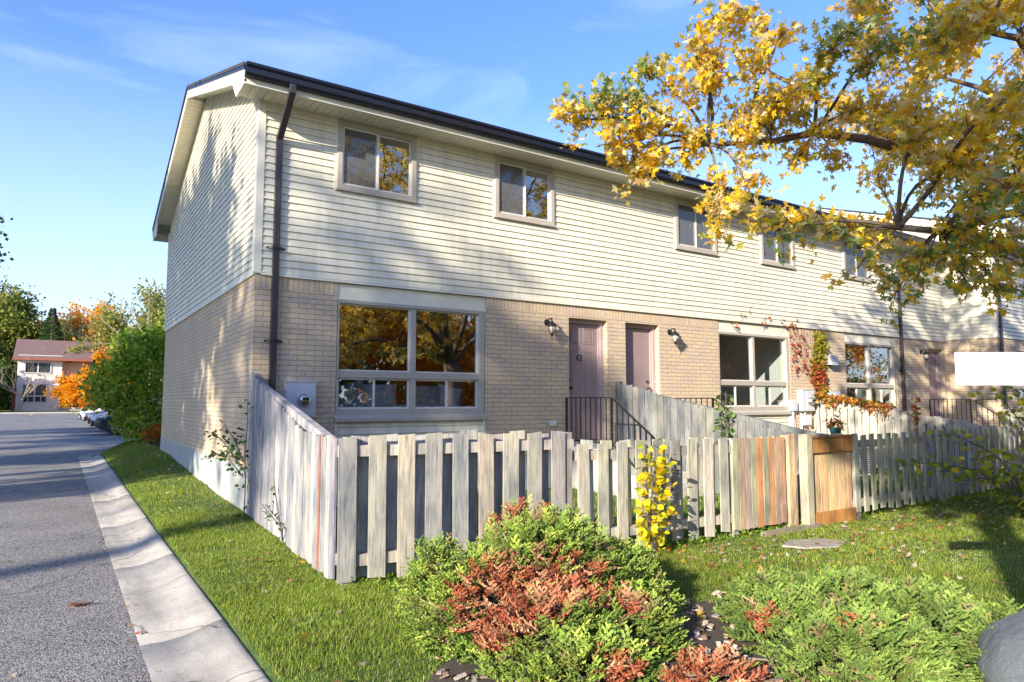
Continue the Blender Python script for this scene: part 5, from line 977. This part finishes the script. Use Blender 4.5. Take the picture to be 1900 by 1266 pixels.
stem_plant('yellow_vine', 'bright yellow leafy sapling growing up the front of the picket fence', 'plant', (2.72, -4.62, 0), [[(2.68, -4.64, 0), (2.66, -4.62, 0.3), (2.72, -4.60, 0.6), (2.70, -4.61, 0.9), (2.74, -4.62, 1.08)], [(2.70, -4.63, 0.05), (2.62, -4.66, 0.25), (2.58, -4.66, 0.45)], [(2.7, -4.63, 0.1), (2.78, -4.66, 0.4), (2.80, -4.66, 0.7), (2.78, -4.64, 0.95)], [(2.7, -4.62, 0.2), (2.66, -4.68, 0.5), (2.64, -4.68, 0.85)]], (OVAL*[1.3, 1, 1], OVALF), 0.078, YW, [3, 2, 1], 51, 30, 0.07)
GV = [(0.05, 0.13, 0.03), (0.09, 0.18, 0.04), (0.14, 0.22, 0.05)]
stem_plant('climbing_shrub', 'dark green twiggy shrub climbing the house corner behind the side fence end', 'plant', (-0.12, -0.1, 0), [[(-0.08, -0.18, 0), (-0.08, -0.2, 0.4), (-0.10, -0.2, 0.8), (-0.09, -0.24, 1.15), (-0.10, -0.27, 1.5)], [(-0.09, -0.1, 0.6), (-0.14, 0.5, 0.8), (-0.18, 1.0, 0.95), (-0.2, 1.6, 1.0)], [(-0.09, -0.1, 0.5), (-0.16, 0.4, 0.68), (-0.2, 1.2, 0.72)], [(-0.09, -0.1, 0.7), (-0.14, 0.3, 0.98), (-0.18, 0.7, 1.15)], [(-0.1, 0.3, 0.72), (-0.25, 0.7, 0.75), (-0.35, 1.0, 0.66)]], (OVAL*[1.4, 1, 1], OVALF), 0.065, GV, [2, 2, 1], 52, 9, 0.05)
stem_plant('small_vine', 'thin green vine on the lower side fence', 'plant', (-0.15, -2, 0), [[(-0.14, -2.2, 0.05), (-0.16, -2.1, 0.3), (-0.16, -1.95, 0.5), (-0.17, -1.9, 0.66)], [(-0.14, -2.2, 0.05), (-0.2, -2.4, 0.2), (-0.16, -1.5, 0.3), (-0.15, -1.3, 0.32)]], (OVAL*[1.4, 1, 1], OVALF), 0.05, GV, [1, 2, 1], 53, 5, 0.04)
stem_plant('yard_climber', 'leafy green climber standing above the fence in the second yard, before the window', 'plant', (6.3, -2.6, 0), [[(6.35, -2.6, 0), (6.35, -2.6, 0.8), (6.3, -2.6, 1.2), (6.3, -2.6, 1.62)], [(6.35, -2.6, 0.7), (6.1, -2.7, 1.0), (6.0, -2.7, 1.2)], [(6.35, -2.6, 0.8), (6.5, -2.6, 1.05), (6.65, -2.6, 1.15), (6.7, -2.6, 1.0)], [(6.35, -2.6, 0.9), (6.2, -2.6, 1.3), (6.22, -2.6, 1.45)]], (OVAL*[1.5, 1, 1], OVALF), 0.085, [(0.12, 0.22, 0.06), (0.22, 0.32, 0.10), (0.35, 0.42, 0.22)], [2, 2, 1], 54, 14, 0.07)
YG = [(0.42, 0.42, 0.03), (0.26, 0.32, 0.03), (0.60, 0.48, 0.03), (0.14, 0.22, 0.03)]
rs = random.Random(8); stm = []
for k in range(26):
    a = rs.uniform(0, 6.28); l = rs.uniform(0.5, 1.3); b0 = Vector((8.4+rs.uniform(-.3, .3), -6.0+rs.uniform(-.3, .3), 0)); z = rs.uniform(0.4, 1.75); q = b0 + Vector((math.cos(a)*l, math.sin(a)*l*0.8, z)); stm.append([b0, b0.lerp(q, 0.5)+Vector((0, 0, 0.25)), q, q+Vector((math.cos(a)*0.3, math.sin(a)*0.3, -0.05))])
stem_plant('yellow_green_shrub', 'loose yellow green shrub below the blank sign, at the right edge', 'shrub', (8.4, -6.0, 0), stm, (OVAL*[1.3, 1, 1], OVALF), 0.085, YG, [3, 3, 1.4, 1], 55, 14, 0.10)
# red creeper on the wall and along the divider fence
iv = empty('wall_creeper', (12.8, -0.05, 0.9), 'red, yellow and green creeper climbing the brick above the grey meter box', 'creeper'); g = np.random.default_rng(14); P_ = []; n = 1500
mbv = MB(); rv = random.Random(4)
for k in range(34):
    x = 12.75 + rv.uniform(-0.12, 0.1); z = 1.7; pts = [(x, -0.012, z)]; dx = rv.uniform(-0.13, 0.07) if k % 3 else rv.uniform(-0.22, -0.1)
    while z < (3.15 if rv.random() < 0.97 else 0): z += 0.12; x += dx*0.6*rv.uniform(0.3, 1.4)*(1 if z < 2.6 else 0.4); pts.append((x, -0.012+rv.uniform(-0.004, 0), z)); 
    mbv.tube(pts, 0.0035, 3, cap=False)
for k in range(14):
    x = 9.1+rv.uniform(0, 2.9); z = 2.95+rv.uniform(0, 0.3); pts = [(x, -0.05, z)]
    for _ in range(5): x += rv.uniform(-0.06, 0.10); z += rv.uniform(-0.03, 0.09); pts.append((x, -0.05, z))
    mbv.tube(pts, 0.003, 3, cap=False); P_ += [(p[0]+rv.uniform(-.02, .02), -0.06, p[2]+rv.uniform(-.02, .02)) for p in pts for _ in range(1) if rv.random() < 0.35]
mbv.build('stems', plain('creeper_stem', (0.16, 0.10, 0.07), 0.9), iv)
zz = g.uniform(1.65, 3.12, n); xc = 12.78+0.08*np.sin(zz*5); hwid = np.where(zz < 2.3, 0.26, 0.27-0.10*(zz-2.3)); xx_ = xc + g.uniform(-1, 1, n)*hwid*np.clip((zz-1.5)/0.4, 0.2, 1); gap = (zz > 2.4) & (np.abs(xx_-xc-0.03) < 0.07)
Q = np.stack([xx_, -0.03-g.uniform(0, 0.07, n), zz], 1)[~gap]; P2 = np.stack([11.9+g.uniform(-0.2, 0.5, 70), -0.03-g.uniform(0, 0.03, 70), g.uniform(2.1, 3.1, 70)], 1); Q = np.concatenate([Q, P2, np.array(P_)]); n = len(Q)
red_ = np.exp(-((Q[:, 2]-2.05)/0.28)**2) > g.random(n); C = pal(n, [(0.30, 0.30, 0.03), (0.45, 0.34, 0.03), (0.20, 0.22, 0.03)], [2, 2, 1], 0.2, g); m_ = red_ | (Q[:, 0] < 12.35); C[m_] = pal(int(m_.sum()), [(0.44, 0.09, 0.04), (0.54, 0.18, 0.07), (0.34, 0.06, 0.03)], [1, 1, 1], 0.2, g)
V, F, C = scatter(OVAL*[1.5, 1, 1], OVALF, Q, rdirs(n, -0.6, g)+np.array([0, -0.4, 0]), g.uniform(0, 6.28, n), g.uniform(0.045, 0.085, n), C); npmesh('foliage', V, F, C, M['leaf'], iv)
fv = empty('fence_creeper', (12.6, -1, 1.3), 'orange and green creeper spilling over the top of the second divider fence', 'creeper'); n = 1000; t = g.uniform(0, 1.7, n); Q = np.stack([12.55+g.normal(size=n)*0.09, -0.1-t, 1.62-0.17*t-np.abs(g.normal(size=n))*0.09*(1+0.5*np.sin(t*5))+0.05], 1); hg = g.random(n) < 0.07; Q[hg, 2] -= g.uniform(0, 0.5, int(hg.sum())); Q[hg, 1] = -2.3
V, F, C = scatter(OVAL*[1.5, 1, 1], OVALF, Q, rdirs(n, 0, g), g.uniform(0, 6.28, n), g.uniform(0.05, 0.09, n), pal(n, [(0.55, 0.20, 0.04), (0.46, 0.10, 0.04), (0.55, 0.34, 0.05), (0.22, 0.26, 0.05)], [3, 2, 3, 2], 0.2, g)); npmesh('foliage', V, F, C, M['leaf'], fv)
mb = MB(); mb.tube([(12.55, -0.05, 1.4), (12.53, -0.9, 1.5), (12.53, -1.9, 1.33), (12.5, -2.4, 1.1)], 0.008, 4); mb.build('stems', M['bark'], fv)
# flower pot on a stand behind the gate
fp = empty('flower_pot', (7.67, -3.5, 0.95), 'dark teal pot of orange plants standing behind the new gate', 'flower pot')
b = MB(); b.lathe([(0.06, 0.0), (0.085, 0.10), (0.095, 0.115), (0.095, 0.13), (0.08, 0.13)], (7.67, -3.5, 0.95), 18); b.build('pot', plain('teal_glaze', (0.02, 0.10, 0.12), 0.25), fp, smooth=True)
g = np.random.default_rng(15); n = 120; P_ = np.array([7.67, -3.5, 1.12])+g.normal(size=(n, 3))*[0.075, 0.075, 0.045]; V, F, C = scatter(OVAL*[1.4, 1, 1], OVALF, P_, rdirs(n, 0.5, g), g.uniform(0, 6.28, n), g.uniform(0.03, 0.06, n), pal(n, [(0.6, 0.12, 0.02), (0.62, 0.26, 0.03), (0.15, 0.2, 0.04)], [2, 2, 1], 0.2, g)); npmesh('foliage', V, F, C, M['leaf'], fp)
b = MB(); b.box(7.5, 7.84, -3.64, -3.36, 0.92, 0.948); [b.box(7.51+dx*0.29, 7.54+dx*0.29, -3.63+dy*0.23, -3.60+dy*0.23, -0.02, 0.919) for dx in (0, 1) for dy in (0, 1)]; tag(b.build('plant_stand', plain('stand_wood', (0.3, 0.24, 0.16), 0.8)), 'small wooden plant stand behind the new gate', 'plant stand')

# ------------------------------------------------------------------ bare soil with litter between the junipers
mu = grid_sheet('mulch_bed', np.linspace(-0.75, 3.0, 50), np.linspace(-9.0, -5.2, 50), lambda x, y: np.where(((x-0.9)/1.75)**2 + ((y+6.85)/1.35)**2 + 0.12*np.sin(x*5)*np.sin(y*6) < 0.8, 0.022, -0.06) + 0.012*np.sin(x*19+y*7)*np.sin(y*17), stonemat('dark_soil', (0.03, 0.024, 0.018), (0.09, 0.07, 0.05)))
tag(mu, kind='structure')
ch = MB(); rs = random.Random(17)
for k in range(340):
    x, y = rs.uniform(-0.4, 2.3), rs.uniform(-7.9, -5.9); a = rs.uniform(0, 6.28); l = rs.uniform(0.02, 0.07)
    ch.cur = rs.choice([(0.42, 0.33, 0.25), (0.55, 0.46, 0.38), (0.25, 0.17, 0.12), (0.34, 0.24, 0.16)]); ch.obox((x, y, 0.035), (x+math.cos(a)*l, y+math.sin(a)*l, 0.035+rs.uniform(-.01, .03)), rs.uniform(0.006, 0.018), 0.004)
tag(ch.build('bark_chips', M['wood']), 'scattered bark chips and twigs on the dark soil between the junipers', 'bark chips', kind='stuff')

# ------------------------------------------------------------------ lawn
g = np.random.default_rng(23)
def blades(n, xr, yr_, hmin, hmax, w, keep):
    x = g.uniform(*xr, n); y = g.uniform(*yr_, n); k = keep(x, y); x, y = x[k], y[k]; n = len(x); z = ground_h(x, y); h = g.uniform(hmin, hmax, n)*(0.75+0.5*(np.sin(x*2.1)*np.sin(y*1.7) > -0.2)); a = g.uniform(0, 6.28, n); lean = g.uniform(0.1, 0.9, n)*h; b = g.uniform(0, 6.28, n); wx, wy = np.cos(a)*w, np.sin(a)*w
    V = np.stack([np.stack([x-wx, y-wy, z-0.005], 1), np.stack([x+wx, y+wy, z-0.005], 1), np.stack([x+np.cos(b)*lean, y+np.sin(b)*lean, z+h], 1)], 1)
    ptc = 0.5+0.5*np.sin(x*1.3+2*np.sin(y*0.9))*np.sin(y*1.1+x*0.4); C = pal(n, [(0.18, 0.27, 0.025), (0.28, 0.36, 0.04), (0.11, 0.19, 0.02), (0.46, 0.44, 0.14)], [3, 3, 2, 1.2], 0.22, g)*(0.85+0.3*ptc[:, None]); return V, C
not_bed = lambda x, y: ((x-0.9)/1.6)**2 + ((y+6.85)/1.2)**2 > 0.85
def lawn_keep(x, y): return (x > -1.09) & not_bed(x, y) & ~((y > -0.02) & (x > -0.01)) & (g.random(len(x)) < np.where((x > -0.55+0.15*np.sin(y*3)) & (y > -1.5) & (y < 6), 0.30, 0.92)*np.where(np.sin(x*4.3+2*np.sin(y*2.7))*np.sin(y*3.9) > 0.75, 0.45, 1))
Vs, Cs = [], []
for args in [(190000, (-1.1, 3.2), (-8.6, -3.9), 0.012, 0.036, 0.0026), (120000, (2.4, 8), (-9, -3.9), 0.012, 0.036, 0.0036), (75000, (-1.1, 0.1), (-4.6, 0.5), 0.012, 0.04, 0.0028), (70000, (-1.1, 0.0), (0.3, 14), 0.015, 0.045, 0.0042), (55000, (7.5, 14), (-9, -4.2), 0.012, 0.04, 0.006), (30000, (0, 14), (-4.5, -0.02), 0.03, 0.12, 0.005)]:
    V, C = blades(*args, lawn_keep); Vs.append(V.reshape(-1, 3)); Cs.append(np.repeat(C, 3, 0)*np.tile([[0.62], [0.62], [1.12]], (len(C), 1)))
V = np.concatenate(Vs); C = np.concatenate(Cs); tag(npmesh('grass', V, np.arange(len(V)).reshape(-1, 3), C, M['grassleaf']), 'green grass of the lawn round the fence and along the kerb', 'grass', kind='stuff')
# weeds along the fence foot
n = 2600; t = g.random(n); x = -0.15+t*11.2; y = -4.17-0.35*np.clip(t*3.5, 0, 1)+g.normal(size=n)*0.05; P_ = np.stack([x, y, np.abs(g.normal(size=n))*0.035], 1)
V, F, C = scatter(OVAL, OVALF, P_, rdirs(n, 0.8, g), g.uniform(0, 6.28, n), g.uniform(0.02, 0.045, n), pal(n, [(0.18, 0.32, 0.03), (0.28, 0.40, 0.05), (0.12, 0.22, 0.03)], [2, 2, 1], 0.2, g)); tag(npmesh('ground_cover', V, F, C, M['leaf']), 'low leafy weeds along the foot of the picket fences', 'weeds', kind='stuff')
# fallen leaves
def litter(n, xr, yr_, dens):
    x = g.uniform(*xr, n); y = g.uniform(*yr_, n); k = dens(x, y) > g.random(n); return x[k], y[k]
parts = [litter(4200, (2.5, 13), (-8.5, -4.3), lambda x, y: np.clip(0.15+0.85*np.exp(-((y+5.0)/0.9)**2), 0, 1)), litter(900, (-1.05, 3), (-8.5, -3.9), lambda x, y: 0.18+0.0*x), litter(600, (-1.05, 0), (-4, 12), lambda x, y: 0.16+0.6*np.exp(-((x+0.15)/0.2)**2)), litter(1300, (-0.5, 2.6), (-8.0, -5.9), lambda x, y: (~not_bed(x, y))*0.8), litter(60, (-7, -1.3), (-6, 10), lambda x, y: 0.18+0*x), litter(700, (-1.68, -1.56), (-7, 10), lambda x, y: 0.3+0*x), litter(500, (0.2, 12), (-4.2, -0.3), lambda x, y: 0.6+0*x)]
x = np.concatenate([p[0] for p in parts]); y = np.concatenate([p[1] for p in parts]); n = len(x); z = np.where(x > -1.1, ground_h(x, y)+g.uniform(0.018, 0.04, n), base_h(y)-0.072)
nd = rdirs(n, 0, g); nd[:, 2] *= 0.25; C = pal(n, [(0.62, 0.50, 0.36), (0.50, 0.26, 0.12), (0.66, 0.42, 0.05), (0.40, 0.10, 0.04), (0.72, 0.64, 0.52)], [3, 3, 1.6, 1.2, 2], 0.25, g)
V, F, C = scatter(STAR, STARF, np.stack([x, y, z], 1), nd, g.normal(size=n)*0.4, g.uniform(0.02, 0.062, n)*np.where(x < -1.1, 0.55, 1), C); tag(npmesh('fallen_leaves', V, F, C, M['leaf']), 'dry autumn leaves scattered on lawn, soil and road edge', 'fallen leaves', kind='stuff')
for (x, y, s_, lab) in ((-1.98, -3.2, 0.17, 'large brown dead leaf lying on the asphalt at the left edge'), (-0.60, -3.0, 0.13, 'reddish brown dead leaf on the grass beside the side fence')):
    V, F, C = scatter(STAR, STARF, np.array([[x, y, (-0.075 if x < -1.6 else 0.05)]]), np.array([[0.7, 0.5, 0.05]]), np.array([0.15]), np.array([s_]), np.array([[0.42, 0.13, 0.05]])); V[:, 2] += 0.05*np.abs(V[:, 0]-V[:, 0].mean())
    tag(npmesh('fallen_leaf', V, F, C, M['leaf']), lab, 'leaf', 'large single leaves')
